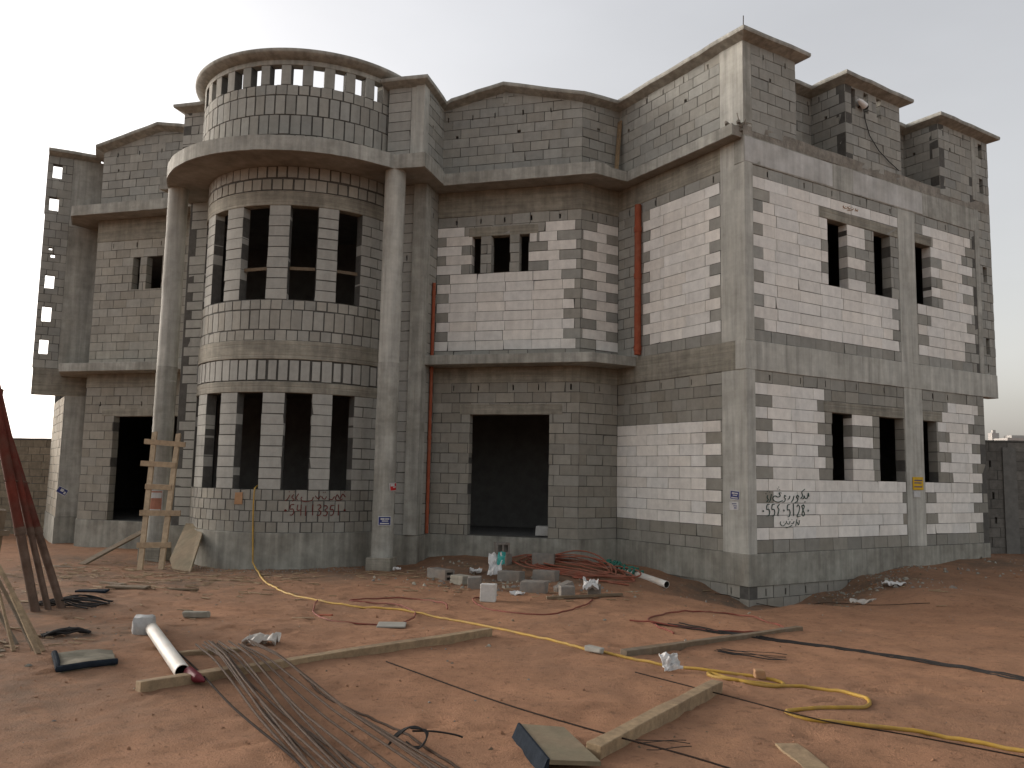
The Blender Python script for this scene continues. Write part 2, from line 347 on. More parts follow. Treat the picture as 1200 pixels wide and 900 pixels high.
def blocks(mb, mp, rects, ops, th=.19, ztop=None, gap=.005, warm=0., rel=.0035):
    for s0, s1, z0, z1, k in rects:
        col = tint(k, warm); dj = ru(-rel, rel); gap_ = gap; gap = gap_ * (ru(.6, 1.1) if k == 'w' else ru(.5, 1.9))
        sub_ = sub_rects((s0 + gap, s1 - gap, z0 + gap, z1 - gap), ops); gap = gap_
        for a, b, c, d in sub_:
            j = lambda: ru(-.0025, .0025)
            q = [(a + j(), c + j()), (b + j(), c + j()), (b + j(), d + j()), (a + j(), d + j())]
            if rnd() < .05:      # chipped corner
                cc = random.randrange(4); o_ = [(1, 1), (-1, 1), (-1, -1), (1, -1)][cc]; q[cc] = (q[cc][0] + o_[0] * ru(.008, .03) * min(1, (b - a) * 3), q[cc][1] + o_[1] * ru(.003, .012))
            if ztop: q = [(x, min(y, ztop(x) - .004)) for x, y in q]
            if max(y for x, y in q) - min(y for x, y in q) < .015: continue
            n = max(1, int(math.ceil((b - a) / .11))) if mp.curved else 1
            if n == 1:
                mb.hexa([mp(x, y, dj + ru(-.0012, .0012)) for x, y in q] + [mp(x, y, -th) for x, y in q], 0, col, skip=(1,)); continue
            P = []; F = [(0, 1, 3, 2), (4 * n, 4 * n + 2, 4 * n + 3, 4 * n + 1)]
            for t in range(n + 1):
                u = t / n; lo = [q[0][k] + (q[1][k] - q[0][k]) * u for k in (0, 1)]; hi = [q[3][k] + (q[2][k] - q[3][k]) * u for k in (0, 1)]
                P += [mp(*lo, dj), mp(*hi, dj), mp(*lo, -th), mp(*hi, -th)]
            for t in range(n):
                o = 4 * t; F += [(o, o + 4, o + 5, o + 1), (o, o + 2, o + 6, o + 4), (o + 1, o + 5, o + 7, o + 3)]
            mb.add(P, F, 0, col)
def row(s0, s1, z0, z1, i, whites=(), gw=.4, ww=.6, kind='g'):
    out = []; segs = []; x = s0
    for a, b in sorted(whites):
        a = max(a, s0); b = min(b, s1)
        if a > x + .02: segs.append((x, a, kind))
        segs.append((a, b, 'w')); x = b
    if s1 > x + .02: segs.append((x, s1, kind))
    for a, b, k in segs:
        w = ww if k == 'w' else gw
        if b - a <= w * 1.25: out.append((a, b, z0, z1, k)); continue
        x = a; first = (w * .5 if i % 2 else w) * (ru(.9, 1.1) if k != 'w' else 1)
        cuts = [a]; y = a + first
        while y < b - w * .3:
            cuts.append(y); y += w * (ru(.92, 1.06) if k != 'w' else 1.)
        cuts.append(b)
        out += [(cuts[t], cuts[t + 1], z0, z1, k) for t in range(len(cuts) - 1)]
    return out
def rows(s0, s1, zs, pat=None, **kw):
    """zs: row boundaries bottom to top; pat(i_from_top) -> white spans"""
    n = len(zs) - 1; out = []
    for i in range(n): out += row(s0, s1, zs[i], zs[i + 1], i, pat(n - 1 - i) if pat else (), **kw)
    return out
def lin(a, b, n): return [a + (b - a) * i / n for i in range(n + 1)]
def weeps(s0, s1, zc, step=.72, h=.12, w=.03):
    out = []; s = s0 + ru(.15, .3)
    while s < s1 - .1:
        out.append((s, s + w * ru(.8, 1.3), zc - h / 2, zc + h / 2 * ru(.6, 1))); s += step * ru(.85, 1.2)
    return out
def wall(name, mp, s0, s1, z0, z1, rects, ops=(), th=.2, ztop=None, warm=0., mats=None, d0=-.009, gap=.005):
    if z1 <= ZB + .01: rects = [(a, b, c, d, 'u' if k == 'g' else k) for a, b, c, d, k in rects]  # ground-floor grey blocks get the tint with low-level shade in it
    mb = MB(); ops = list(ops)
    backing(mb, mp, s0, s1, z0, z1, ops, th, mi=1, ztop=ztop, d0=d0)
    blocks(mb, mp, rects, ops, th - .008, ztop, warm=warm, gap=gap)
    return mb.build(name, mats or [M['block'], M['mortar']], house)
def cast(mb, mp, s0, s1, z0, z1, d0, d1, step=.35, jit=.004, mi=0, zt=None):
    """a cast concrete run from depth d0 (back) to d1 (face) with slightly uneven edges"""
    n = max(1, int(round((s1 - s0) / (.12 if mp.curved else step)))); R = []
    if mp.curved: jit *= .4
    for i in range(n + 1):
        s = s0 + (s1 - s0) * i / n; j = lambda: ru(-jit, jit); t = zt(s) if zt else z1
        R.append([mp(s, z0 + j(), d1 + j()), mp(s, t + j(), d1 + j()), mp(s, t, d0), mp(s, z0, d0)])
    P = [p for r in R for p in r]; F = [(0, 1, 2, 3), tuple(4 * n + k for k in (3, 2, 1, 0))]
    for i in range(n):
        for k in range(4): F.append((4 * i + k, 4 * i + 4 + k, 4 * i + 4 + (k + 1) % 4, 4 * i + (k + 1) % 4))
    mb.add(P, F, mi)
def conc(name, mp, runs, mt='conc', parent=None, bevel=.008, jit=.004):
    mb = MB()
    for r in runs: cast(mb, mp, *r, jit=jit)
    return mb.build(name, M[mt] if isinstance(mt, str) else mt, parent or house, bevel=bevel, smooth=mp.curved)

pR = plane(O, e1)                       # long side face, right of the corner (s = distance from corner)
pW = plane(WI, -e2)                     # wing face left of the corner; s runs from inner corner to corner
pCh = plane(MC, e1); pM = plane(MI, (1, 0)); pS = plane(BC, (0, 1)); 
pB = plane((0, BC[1]), (1, 0))          # bay block front, s = world x
WIm, MCm, MIm, BCm = mir(WI), mir(MC), mir(MI), mir(BC)
pSm = plane(MIm, (0, -1)); pMm = plane(MCm, (1, 0)); pChm = plane(WIm, MCm - WIm)
pWm = plane(Cm + 2.95 * e2m, e2m)       # left wing: s from its outer corner to inner corner
def w(e): return LW - e                 # distance from corner along wing -> s on pW

# ---- long right side
winL = [(2.2, 2.77, 1.24, 2.46), (3.58, 4.36, 1.24, 2.46), (5.0, 5.46, 1.24, 2.46)]
winU = [(2.19, 2.76, 4.83, 6.08), (3.57, 4.1, 4.83, 6.08), (4.93, 5.46, 4.83, 6.08)]
PL = {0: [], 1: [(.2, 2.0), (5.87, 6.98)], 2: [(.62, 1.8), (5.66, 6.83)], 3: [(.2, 2.0), (2.77, 3.38), (5.5, 6.6)], 4: [(.62, 1.8), (5.9, 7.03)],
      5: [(.2, 2.0), (2.77, 3.38), (5.53, 6.7)], 6: [(.62, 1.8), (5.95, 7.03)], 7: [(.2, 2.0), (2.77, 3.38), (5.55, 6.7)], 8: [(.62, 1.82), (2.77, 3.4), (5.97, 7.05)],
      9: [(.2, 4.37), (5.0, 6.7)], 10: [(.62, 4.25), (5.37, 7.05)], 11: [(.2, 4.37), (5.0, 6.7)], 12: [(.62, 4.25), (5.4, 7.07)], 13: [(.2, 4.37), (5.0, 6.75)], 14: []}
PU = {0: [], 1: [(.2, 4.36), (5.2, 6.95)], 2: [(.62, 1.95), (5.55, 6.75)], 3: [(.45, 2.19), (2.76, 3.3), (5.46, 6.6)], 4: [(.2, 2.19), (2.76, 3.3), (5.85, 7.0)],
      5: [(.45, 2.0), (5.46, 6.6)], 6: [(.2, 2.19), (2.76, 3.3), (5.85, 7.0)], 7: [(.45, 2.0), (5.46, 6.6)], 8: [(.2, 2.19), (2.76, 3.3), (5.85, 7.0)],
      9: [(.45, 4.3), (4.95, 6.9)], 10: [(.2, 4.1), (5.4, 6.7)], 11: [(.45, 4.3), (4.95, 7.0)], 12: [(.2, 4.1), (5.3, 6.6)], 13: [(.45, 4.3), (4.95, 6.6)], 14: []}
zl = [0] + lin(.22, 2.87, 13) + [ZB]; zu = [ZBT] + lin(3.78, 6.5, 13) + [ZG]
wpL = weeps(.3, 4.3, 2.98, .75) + weeps(5.05, 7.1, 2.98, .6); wpU = weeps(.3, 4.3, 6.6, .85) + weeps(5.0, 7.1, 6.6, .85)
lint = lambda a, b, z: (a - .18, b + .18, z, z + .2)
def no_pillar(R, spans):
    out = []
    for s0, s1, z0, z1, k in R:
        for a, b, c, d in sub_rects((s0, s1, z0, z1), [(x, y, -9, 99) for x, y in spans]): out.append((a, b, c, d, k))
    return out
pil = [(4.39, 4.98)]; pilU = [(4.36, 4.91)]
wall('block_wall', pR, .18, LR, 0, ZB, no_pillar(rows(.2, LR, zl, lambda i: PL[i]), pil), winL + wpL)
wall('block_wall', pR, .18, 7.12, ZBT, ZG, no_pillar(rows(.2, 7.12, zu, lambda i: PU[i]), pilU), winU + wpU)
conc('wall_pillar', pR, [(4.39, 4.98, 0, ZB, -.05, .008)], 'conc_light')
conc('wall_pillar', pR, [(4.36, 4.91, ZBT, ZG, -.05, .008)], 'conc_light')
for a, b in ((1.98, 4.36), (5.0, 5.66)): conc('window_lintel', pR, [(a, b, 2.463, 2.66, -.17, .006)], 'board')
for a, b in ((1.98, 4.35), (4.93, 5.5)): conc('window_lintel', pR, [(a, b, 6.083, 6.28, -.17, .006)], 'board')
conc('floor_band', pR, [(-.034, LRo, ZB, ZBT, -.22, .016)], 'conc_light')
conc('roof_band', pR, [(-.022, 7.13, ZG, 7.19, -.22, .012)], 'conc')
conc('roof_band', pR, [(-.02, LRo, 7.19, 7.42, -.3, .002)], 'rough', jit=.014)
for a, b in ((.0, 2.35), (2.95, 5.2)): conc('band_patch', pR, [(a, b, 6.72, 7.17, -.02, .017)], 'pale')
# ---- projecting perforated fin at the far right end
finR = [(7.42, 7.57, z, z + .34) for z in (4.02, 5.62, 7.62, 8.42)] + [(7.45, 7.5, 3.62, 3.8)]
wall('lattice_fin', pR, 7.14, LRo, ZBT, 7.19, rows(7.3, LRo, lin(ZBT, 7.19, 18), gw=.25), [f for f in finR if f[3] < 7.1], th=.2)
conc('fin_column', pR, [(7.13, 7.3, ZBT, 7.2, -.25, .01)], 'conc')
# ---- corner column
mb = MB()
for z0, z1, m_ in ((-.02, ZB, 0), (ZBT, 7.19, 0)):
    pts = [(0, 0), *[tuple(q) for q in (.2 * e1, .2 * e1 + .2 * e2, .2 * e1 * 0 + .2 * e1 + .56 * e2, .56 * e2)]]
    pts = [np.array(q) for q in pts]; pts[0] = -.012 * e1 - .012 * e2; pts[1] = .2 * e1 - .012 * e2; pts[4] = .56 * e2 - .012 * e1; pts[2] = .2 * e1 + .2 * e2
    mb.ngon([tuple(q) for q in pts], z0, z1)
mb.build('corner_column', M['conc_light'], house, bevel=.012)

# ---- wing face left of the corner
wl = [(w(3.43), w(.6))]
def PWl(i):
    r = i - 4
    if 0 <= r < 9: return [(0, w(.6 if r % 2 == 0 else .96))]
    return []
zw = [0, .21] + lin(.42, 2.24, 9) + [2.45, 2.66, 2.87, ZB]
wall('block_wall', pW, 0, w(.56), 0, ZB, rows(0, w(.56), zw, PWl), weeps(.3, w(.6), 2.97), warm=.004)
def PWu(i):
    r = i - 1
    if 0 <= r < 13: return [(w(2.45 if r % 2 == 0 else 2.65), w(.58 if r % 2 == 0 else .84))]
    return []
zwu = [ZBT] + lin(3.79, 6.5, 13) + [ZG]
wall('block_wall', pW, 0, w(.56), ZBT, ZG, rows(0, w(.56), zwu, PWu), weeps(.1, w(.6), 6.6))
conc('floor_band', pW, [(0, LW - .006, ZB, ZBT, -.22, .014)], 'board')
conc('roof_band', pW, [(0, LW - .006, ZG, ZS, -.22, .005)], 'board')
mb = MB(); mb.tube([pW(w(2.74), z, .06) for z in lin(3.62, 6.66, 12)], .068, 12)
for z in (3.7, 5.15, 6.1): mb.tube([pW(w(2.74), z, .06), pW(w(2.74), z + .1, .06)], .078, 12)
mb.build('drain_pipe', M['orange'], house, smooth=True)

# ---- chamfer, main face, bay side (right half), and mirrored left half
zm = [ZBT + .01] + lin(3.75, 6.38, 13) + [6.6]; zg = lin(0, ZB, 15)
def PC(i):
    r = i - 1
    return [(.4, LC)] if 0 <= r < 13 and r % 2 == 0 else ([(.05, .65)] if 0 <= r < 13 else [])
PMu = {1: [(0, .6), (2.35, 2.97)], 2: [(.2, .775), (2.02, 2.17), (2.22, 2.6)], 3: [(0, .55), (2.4, 3.0)], 4: [(.2, .775), (2.0, 2.65)], 5: [(0, .55), (2.42, 3.0)],
       6: [(.3, 2.7)], 7: [(.02, 2.97)], 8: [(.28, 2.75)], 9: [(.02, 2.97)], 10: [(.28, 2.75)], 11: [(.02, 2.97)], 12: [(.28, 2.75)], 13: [(0, 3.0)]}
wm = [(.775, .97, 5.37, 6.15), (1.2, 1.6, 5.37, 6.15), (1.8, 2.0, 5.37, 6.15)]
door = [(.82, 2.49, .02, 2.43)]
wall('block_wall', pCh, 0, LC, ZBT, 6.6, rows(0, LC, zm, PC), weeps(.05, LC, 6.49, .4))
wall('block_wall', pCh, 0, LC, 0, ZB, rows(0, LC, zg), weeps(.2, LC, 2.98, .6), warm=.004)
wall('block_wall', pM, 0, LM, ZBT, 6.6, rows(0, LM, zm, lambda i: PMu.get(i, [])), wm + weeps(.15, LM, 6.49, .55), warm=.002)
wall('block_wall', pM, 0, LM, 0, ZB, rows(0, LM, zg), door + weeps(.2, LM, 2.98, .62), warm=.004)
for a, b in ((.972, 1.198), (1.602, 1.798)): conc('window_post', pM, [(a, b, 5.372, 6.148, -.15, -.02)], 'conc_light')
conc('window_lintel', pM, [(.7, 2.2, 6.153, 6.35, -.17, .006)], 'board')
conc('door_lintel', pM, [(.6, 2.75, 2.433, 2.64, -.17, .006)], 'board')
for mp, L_ in ((pM, LM), (pCh, LC)):
    conc('floor_band', mp, [(0, L_, ZB, ZBT, -.22, .006)], 'board'); conc('roof_band', mp, [(0, L_, 6.6, ZS, -.22, .006)], 'board')
wall('block_wall', pS, 0, LB, 0, ZS, rows(0, LB, lin(0, ZS, 35), gw=.42), weeps(.1, LB, 6.6, .5), warm=.002)
mb = MB(); mb.tube([pS(.42, z, .045) for z in lin(.02, 5.15, 14)], .036, 10)
for z in (.4, 1.9, 3.3, 4.9): mb.tube([pS(.42, z, .045), pS(.42, z + .08, .045)], .042, 10)
mb.build('drain_pipe', M['orange'], house, smooth=True)
# left half
doorm = [(.82 + .02, .82 + 1.9, .0, 2.4)]
wmm = [(1.07, 1.28, 5.4, 6.17), (1.46, 1.9, 5.4, 6.17), (2.1, 2.32, 5.4, 6.17)]
wall('block_wall', pMm, 0, LM, ZBT, 6.6, rows(0, LM, zm), wmm + weeps(.2, LM, 6.49, .6), warm=.012)
wall('block_wall', pMm, 0, LM, 0, ZB, rows(0, LM, zg), doorm + weeps(.2, LM, 2.7, .6), warm=.008)
conc('door_lintel', pMm, [(.5, 2.95, 2.403, 2.58, -.17, .006)], 'board')
wall('block_wall', pChm, 0, LC, 0, ZB, rows(0, LC, zg), []); wall('block_wall', pChm, 0, LC, ZBT, 6.6, rows(0, LC, zm), [])
for mp, L_ in ((pMm, LM), (pChm, LC)):
    conc('floor_band', mp, [(0, L_, ZB, ZBT, -.22, .006)], 'board'); conc('roof_band', mp, [(0, L_, 6.6, ZS, -.22, .006)], 'board')
wall('block_wall', pSm, 0, LB, 0, ZS, rows(0, LB, lin(0, ZS, 35)), [])
# left wing: column at ground, overhanging perforated fin above
Lg = LW - 2.95
conc('wing_column', pWm, [(0, Lg, 0, ZB, -.2, .01)], 'conc'); conc('wing_column', pWm, [(-.2, Lg, ZBT, ZS, -.2, .006)], 'conc')
conc('floor_band', pWm, [(-.72, Lg, 2.93, ZBT, -.2, .014)], 'board')
finops = [(-.64, -.44, 3.92, 4.28), (-.64, -.43, 4.72, 5.1), (-.63, -.42, 5.55, 5.89), (-.55, -.45, 6.32, 6.42), (-.6, -.52, 6.5, 6.58)]
wall('lattice_fin', pWm, -.74, -.2, ZBT, ZT, rows(-.74, -.2, lin(ZBT, ZT, 19), gw=.27), finops)
pend = np.array([-18.36, 4.0])
pRm = plane(pend, (Cm + 2.95 * e2m) - pend); LRm = float(np.linalg.norm(Cm + 2.95 * e2m - pend))
wall('block_wall', pRm, 0, LRm, -.02, 2.93, rows(0, LRm, lin(0, 2.93, 14)), [], warm=.02)

# ---- block behind the round bay: flanking strips
xr0, xr1 = -7.08, BC[0]; xl0, xl1 = BCm[0], 2 * BX + 7.08
pilx = (-6.55, -6.275)
wall('block_wall', pB, xr0 - .1, pilx[0], 0, ZS, rows(xr0 - .1, pilx[0], lin(0, ZS, 35), kind='l'), weeps(-7.0, -6.6, 5.6, .6))
conc('wall_pilaster', pB, [(pilx[0], pilx[1] + .004, 0, ZS, -.25, .05)], 'conc')
wall('block_wall', pB, xl0, xl1 + .1, 0, ZS, rows(xl0 + .05, xl1 + .1, lin(0, ZS, 35), gw=.72, kind='l'), [], warm=.02, gap=.009)
# ---- round bay
cB = cyl(BR); A = lambda d: math.radians(d) * BR
upw = [(-55, -43), (-31, -18.6), (-7, 8.2), (19.5, 33.5), (44.4, 57.5)]
low = [(-54, -41), (-28.5, -15.8), (-4.4, 9.6), (21.2, 34.6), (45.1, 57)]
opsU = [(A(a), A(b), 4.49, 6.35) for a, b in upw]; opsL = [(A(a), A(b), .86, 2.69) for a, b in low]
s0, s1 = A(-82), A(77)
def piers(lst, z0, z1, n):
    R = []; e = [-82] + [x for ab in lst for x in ab] + [77]
    for a, b in zip(e[::2], e[1::2]):
        a_, b_ = A(a), A(b)
        if b_ - a_ > .6:
            for i in range(n): R += row(a_, b_, z0 + (z1 - z0) * i / n, z0 + (z1 - z0) * (i + 1) / n, i, kind='l', gw=.44)
        else: R += [(a_, b_, z0 + (z1 - z0) * i / n, z0 + (z1 - z0) * (i + 1) / n, 'l') for i in range(n)]
    return R
def soldiers(z0, z1, wd, kind='g', a=s0, b=s1, ph=0):
    n = int((b - a) / wd); e = [a + wd * ph * .5 + (b - a) * i / n for i in range(n + 1)]
    return [(x + ru(0, .006), y - ru(0, .006), z0, z1, kind) for x, y in zip(e, e[1:])]
rl = []
for i in range(4): rl += soldiers(.06 + .2 * i, .26 + .2 * i, .21, 'g', ph=i % 2)
rl += piers(low, .86, 2.69, 9)
wall('bay_wall', cB, s0, s1, .06, 2.69, rl, opsL, gap=.007, warm=.002)
wall('bay_wall', cB, s0, s1, 2.9, 3.33, soldiers(2.91, 3.325, .205, 'l'), gap=.016, d0=-.028)
ru_ = soldiers(3.69, 3.89, .21) + soldiers(3.9, 4.28, .205) + soldiers(4.29, 4.48, .21, ph=1) + piers(upw, 4.49, 6.35, 9)
wall('bay_wall', cB, s0, s1, 3.69, 6.35, ru_, opsU, gap=.007, warm=.006)
wall('bay_wall', cB, s0, s1, 6.64, ZS, soldiers(6.65, 6.88, .21, 'g') + soldiers(6.9, ZS, .205, 'l'), gap=.009, d0=-.016, warm=.01)
conc('bay_lintel', cB, [(s0, s1, 2.69, 2.9, -.2, .004)], 'board'); conc('bay_band', cB, [(s0, s1, 3.33, 3.69, -.2, .012)], 'board')
conc('bay_lintel', cB, [(s0, s1, 6.35, 6.64, -.2, .004)], 'board'); conc('bay_base', cB, [(s0, s1, -.95, .06, -.2, .035)], 'plinth')
# wooden slats wedged across three upper bay windows
for (a, b), z in zip(upw[2:], (5.1, 5.12, 5.14)):
    mb = MB(); mb.beam(cB(A(a) + .006, z, -.11), cB(A(b) - .006, z + .01, -.11), .03, .06); mb.build('window_slat', M['wood_old'], house)
# ---- free standing round columns
def column(x, y):
    mb = MB(); Z_ = [-.95, 0, 1.2, 2.4, 3.3]; 
    mb.tube([(x + ru(-.004, .004), y + ru(-.004, .004), z) for z in lin(-.95, 3.32, 14)], .208, 32)
    lo = mb.build('round_column', [M['conc']], house, smooth=True)
    mb = MB(); mb.tube([(x + ru(-.004, .004), y + ru(-.004, .004), z) for z in lin(3.0, ZS + .01, 14)], .203, 32)
    mb.build('column_shaft', [M['conc_light']], lo, smooth=True)
    mb = MB(); mb.box((x, y, -.66), (.47, .44, .6), .1, jit=.016); mb.build('column_footing', [M['board']], lo, bevel=.02)
column(-6.65, .19); column(-11.65, .12)

# ------------------------------------------------------------------ slabs
def isect(P, d, Q, f):
    t = np.linalg.solve(np.array([d, -f]).T, Q - P); return P + t[0] * d
XX = np.array([1., 0]); YY = np.array([0, 1.])
def offs(dW, dC, dM, dS):
    W_ = (O - dW * e1, e2); C_ = (MC - dC * e2, e1); M_ = (MC - dM * YY, XX); S_ = (MI + dS * XX, YY)
    return isect(*W_, *C_), isect(*C_, *M_), isect(*M_, *S_)
uW, uM, uI = offs(.27, .6, .5, .31)
def densify(poly, step=.35, jit=.005):
    out = []; n = len(poly)
    for i in range(n):
        a = np.array(poly[i], float); b = np.array(poly[(i + 1) % n], float); k = max(1, int(np.linalg.norm(b - a) / step))
        for t in range(k): out.append(tuple(a + (b - a) * t / k + (np.array([ru(-jit, jit), ru(-jit, jit)]) if t else 0)))
    return out
arc = lambda R, a0, a1, n: [(BX + R * math.sin(math.radians(a0 + (a1 - a0) * i / n)), BY - R * math.cos(math.radians(a0 + (a1 - a0) * i / n))) for i in range(n + 1)]
yb = .0; ca = math.degrees(math.acos((BY - yb) / 2.98))
inW = .1
right = [tuple(-.27 * e1 + .02 * e2), tuple(uW), tuple(uM), tuple(uI), (uI[0], yb)]
left = [(2 * XC - x, y) for x, y in right[1:]]; left[-2:] = [(-12.02, left[-2][1]), (-12.02, -.02)]
inner_r = [tuple(.1 * e1 + .03 * e2), tuple(.1 * e1 + WI), tuple(MC + .12 * YY), tuple(MI + .12 * YY - .12 * XX), tuple(BC + .12 * YY - .12 * XX)]
inner_l = [(2 * XC - x, y) for x, y in inner_r[1:]]
poly = right[::1] + arc(2.98, ca, -ca, 44) + left[::-1][0:] + inner_l + inner_r[::-1]
mb = MB(); mb.ngon(densify(poly), ZS, 7.325); mb.build('roof_canopy', M['soffit'], house, bevel=.008)
# pale cast edge of the canopy, following its outline a few mm proud
edge = right + arc(2.98, ca, -ca, 44) + left[::-1]
def offset_path(pts, d, closed=False):
    P = [np.array(p, float) for p in pts]; out = []
    for i, p in enumerate(P):
        a = P[i] - P[i - 1] if i > 0 else P[1] - P[0]; b = P[i + 1] - P[i] if i < len(P) - 1 else P[i] - P[i - 1]
        na = np.array([a[1], -a[0]]) / np.linalg.norm(a); nb = np.array([b[1], -b[0]]) / np.linalg.norm(b)
        m = na + nb; m = m / np.linalg.norm(m); out.append(p + m * d / max(.35, m @ na))
    return out
def ribbon_solid(mb, path, prof, zs=None, mi=0):
    """sweep a (depth, height) profile along a 2D path (outward = right of travel)"""
    k = len(prof); R = []
    cols = [offset_path(path, d) for d, _ in prof]
    for i in range(len(path)):
        for j in range(k): R.append((*cols[j][i], (zs[i] if zs is not None else 0) + prof[j][1]))
    n = len(path); F = [tuple(range(k))[::-1], tuple((n - 1) * k + j for j in range(k))]
    for i in range(n - 1):
        for j in range(k): F.append((i * k + j, i * k + (j + 1) % k, (i + 1) * k + (j + 1) % k, (i + 1) * k + j))
    mb.add(R, F, mi)
mb = MB(); ed = [np.array(q) for q in edge[::-1]]
ed_ = []; zo = []
for a, b in zip(ed, ed[1:]):
    k_ = max(1, int(np.linalg.norm(b - a) / .12))
    for t in range(k_):
        q = a + (b - a) * t / k_; ed_.append(q + np.array([ru(-.003, .003), ru(-.003, .003)]))
        zo.append((.0 if q[1] < 1.0 and -12.1 < q[0] < -5.95 else (-.045 if q[0] < -2.6 else -.085)) + ru(-.006, .006))
ed_.append(ed[-1]); zo.append(zo[-1])
k_ = [(-.03, ZS - .004), (.006, ZS - .004), (.006, ZT), (-.03, ZT)]; mb2 = MB(); ribbon_solid(mb2, ed_, k_)
mb2.v = [(x, y, z + (zo[i // 4] if i % 4 > 1 else ru(-.004, .004))) for i, (x, y, z) in enumerate(mb2.v)]; mb2.build('canopy_edge', M['conc'], house)
mb = MB()                                   # crumbled concrete where the slab stops at the corner
for _ in range(26):
    q = -ru(.0, .26) * e1 + ru(-.01, .3) * e2; mb.box((q[0], q[1], ru(7.2, 7.42)), (ru(.03, .08), ru(.03, .07), ru(.02, .06)), ru(0, 3), jit=.015)
mb.tube([tuple(-.12 * e1) + (7.4,), tuple(-.2 * e1 - .03 * e2) + (7.52,)], .008, 5); mb.tube([tuple(-.02 * e1 - .02 * e2) + (7.36,), tuple(-.06 * e1 - .1 * e2) + (7.42,)], .008, 5)
mb.build('broken_corner', M['rough'], house)
# parapet upstand slabs over first-floor level
lW, lM, lI = offs(0.02, .6, .53, -.02)
for sgn in (1, -1):
    q = [np.array(lW), np.array(lM), np.array(lI), MI - .02 * XX + .1 * YY, MC + .1 * YY, WI + .02 * e1]
    if sgn < 0: q = [mir(x) for x in q]
    mb = MB(); mb.ngon(densify([tuple(x) for x in q]), 3.40, 3.592); mb.build('balcony_slab', M['conc'], house, bevel=.008)

# ------------------------------------------------------------------ parapets
ZP = ZT - .12
def parapet(name, mp, s0, s1, ztop, extra=(), wp=True, **kw):
    t = lerp_top(ztop); ops = list(extra)
    if wp: ops += weeps(s0 + .1, s1 - .1, min(z for _, z in ztop) - .1, .55) + weeps(s0 + .2, s1 - .2, ZT + .95, 1.6, .06, .06)
    return wall(name, mp, s0, s1, ZP, max(z for _, z in ztop), rows(s0, s1, lin(ZP, ZP + .205 * 11, 11), **kw), ops, ztop=t, th=.2)
parapet('parapet_wall', pW, -.12, w(.56), [(0, 8.9), (LW, 8.94)])
parapet('parapet_wall', pCh, 0, LC + .12, [(0, 8.87), (LC, 8.9)])
pk = 1.44
parapet('parapet_wall', pM, -.12, LM, [(0, 8.97), (pk, 9.27), (LM, 8.87)])
UY, UR, UL = .5, -6.2, -11.93
parapet('parapet_wall', plane((UR, UY), (0, 1)), 0, 1.25, [(0, 9.05), (1.2, 8.99)])
parapet('parapet_wall', pMm, 0, LM + .3, [(0, 8.87), (LM - pk, 9.27), (LM, 8.97)])
parapet('parapet_wall', plane((UL, 1.7), (0, -1)), 0, 1.2, [(0, 8.99), (1.2, 9.05)], wp=False); parapet('parapet_wall', pChm, 0, LC, [(0, 8.9), (LC, 8.87)], wp=False)
conc('parapet_column', pM, [(pk - .06, pk + .06, 9.0, 9.25, -.15, .008)], 'conc')
pU = plane((0, UY), (1, 0))
parapet('parapet_wall', pU, -7.0, -6.5, [(-7, 9.05), (-6, 9.05)], kind='l')
for a, b, d in ((-6.5, -6.39, .0), (-6.39, -6.2, .03)): conc('parapet_column', pU, [(a, b + .004 * (d > 0), ZT, 9.05, -.22, d)], 'conc_light')
parapet('parapet_wall', pU, UL, -11.3, [(-20, 9.05), (0, 9.05)], wp=False, kind='l')
# corner column of the parapet
conc('parapet_column', pW, [(w(.56), LW - .002, ZT - .05, 8.94, -.2, .008)], 'conc_light'); conc('parapet_column', pR, [(0, .2, ZT, 8.94, -.21, .006)], 'conc')
# right side: three forward blocks with recessed lengths between
RB = [(.2, 1.37), (2.8, 4.55), (5.9, 7.13)]; DEP = .8
for i, (a, b) in enumerate(RB):
    ex = [(2.98, 3.12, 8.45, 8.86), (3.38, 3.52, 8.45, 8.86), (3.78, 3.92, 8.45, 8.86)] if i == 1 else ()
    parapet('parapet_wall', pR, a, b, [(0, 8.93), (9, 8.86)], ex, wp=(i != 1))
    if i > 0: parapet('parapet_wall', plane(a * e1 + (DEP + .15) * e2, -e2), 0, DEP + .15, [(0, 8.9), (1, 8.9)])
    bb = b if i < 2 else LRo
    mbx = plane(bb * e1, e2); parapet('parapet_wall', mbx, .195, DEP + .15, [(0, 8.88), (1, 8.88)], wp=False)
for a, b in ((1.37, 2.8), (4.55, 5.9)): parapet('parapet_wall', plane(a * e1 + DEP * e2, e1), -.2, b - a + .15, [(0, 8.9), (3, 8.87)])
wall('lattice_fin', pR, 7.3, LRo, ZT, 8.86, rows(7.3, LRo, lin(ZT, 8.86, 7), gw=.25), [f for f in finR if f[2] > ZT]); conc('fin_column', pR, [(7.13, 7.3, ZT, 8.86, -.25, .01)], 'conc')
for a, b in ((2.85, 4.5), (5.95, 7.7)): mb = MB(); cast(mb, plane(a * e1 + .75 * e2, e1), 0, b - a, ZP, 8.85, -.1, 0, step=9, jit=0); mb.build('parapet_back', M['mortar'], house)
# left wing parapet with two openings
wall('lattice_fin', pWm, -.76, -.2, ZT, 8.9, rows(-.76, -.2, lin(ZT, 8.9, 7), gw=.27), [(-.67, -.46, 7.5, 7.84), (-.65, -.44, 8.33, 8.68)])
conc('parapet_column', pWm, [(-.2, Lg, ZT, 8.9, -.2, .006)], 'conc')
conc('roof_band', pWm, [(-.2, Lg, ZS, ZT, -.2, .01)], 'conc')
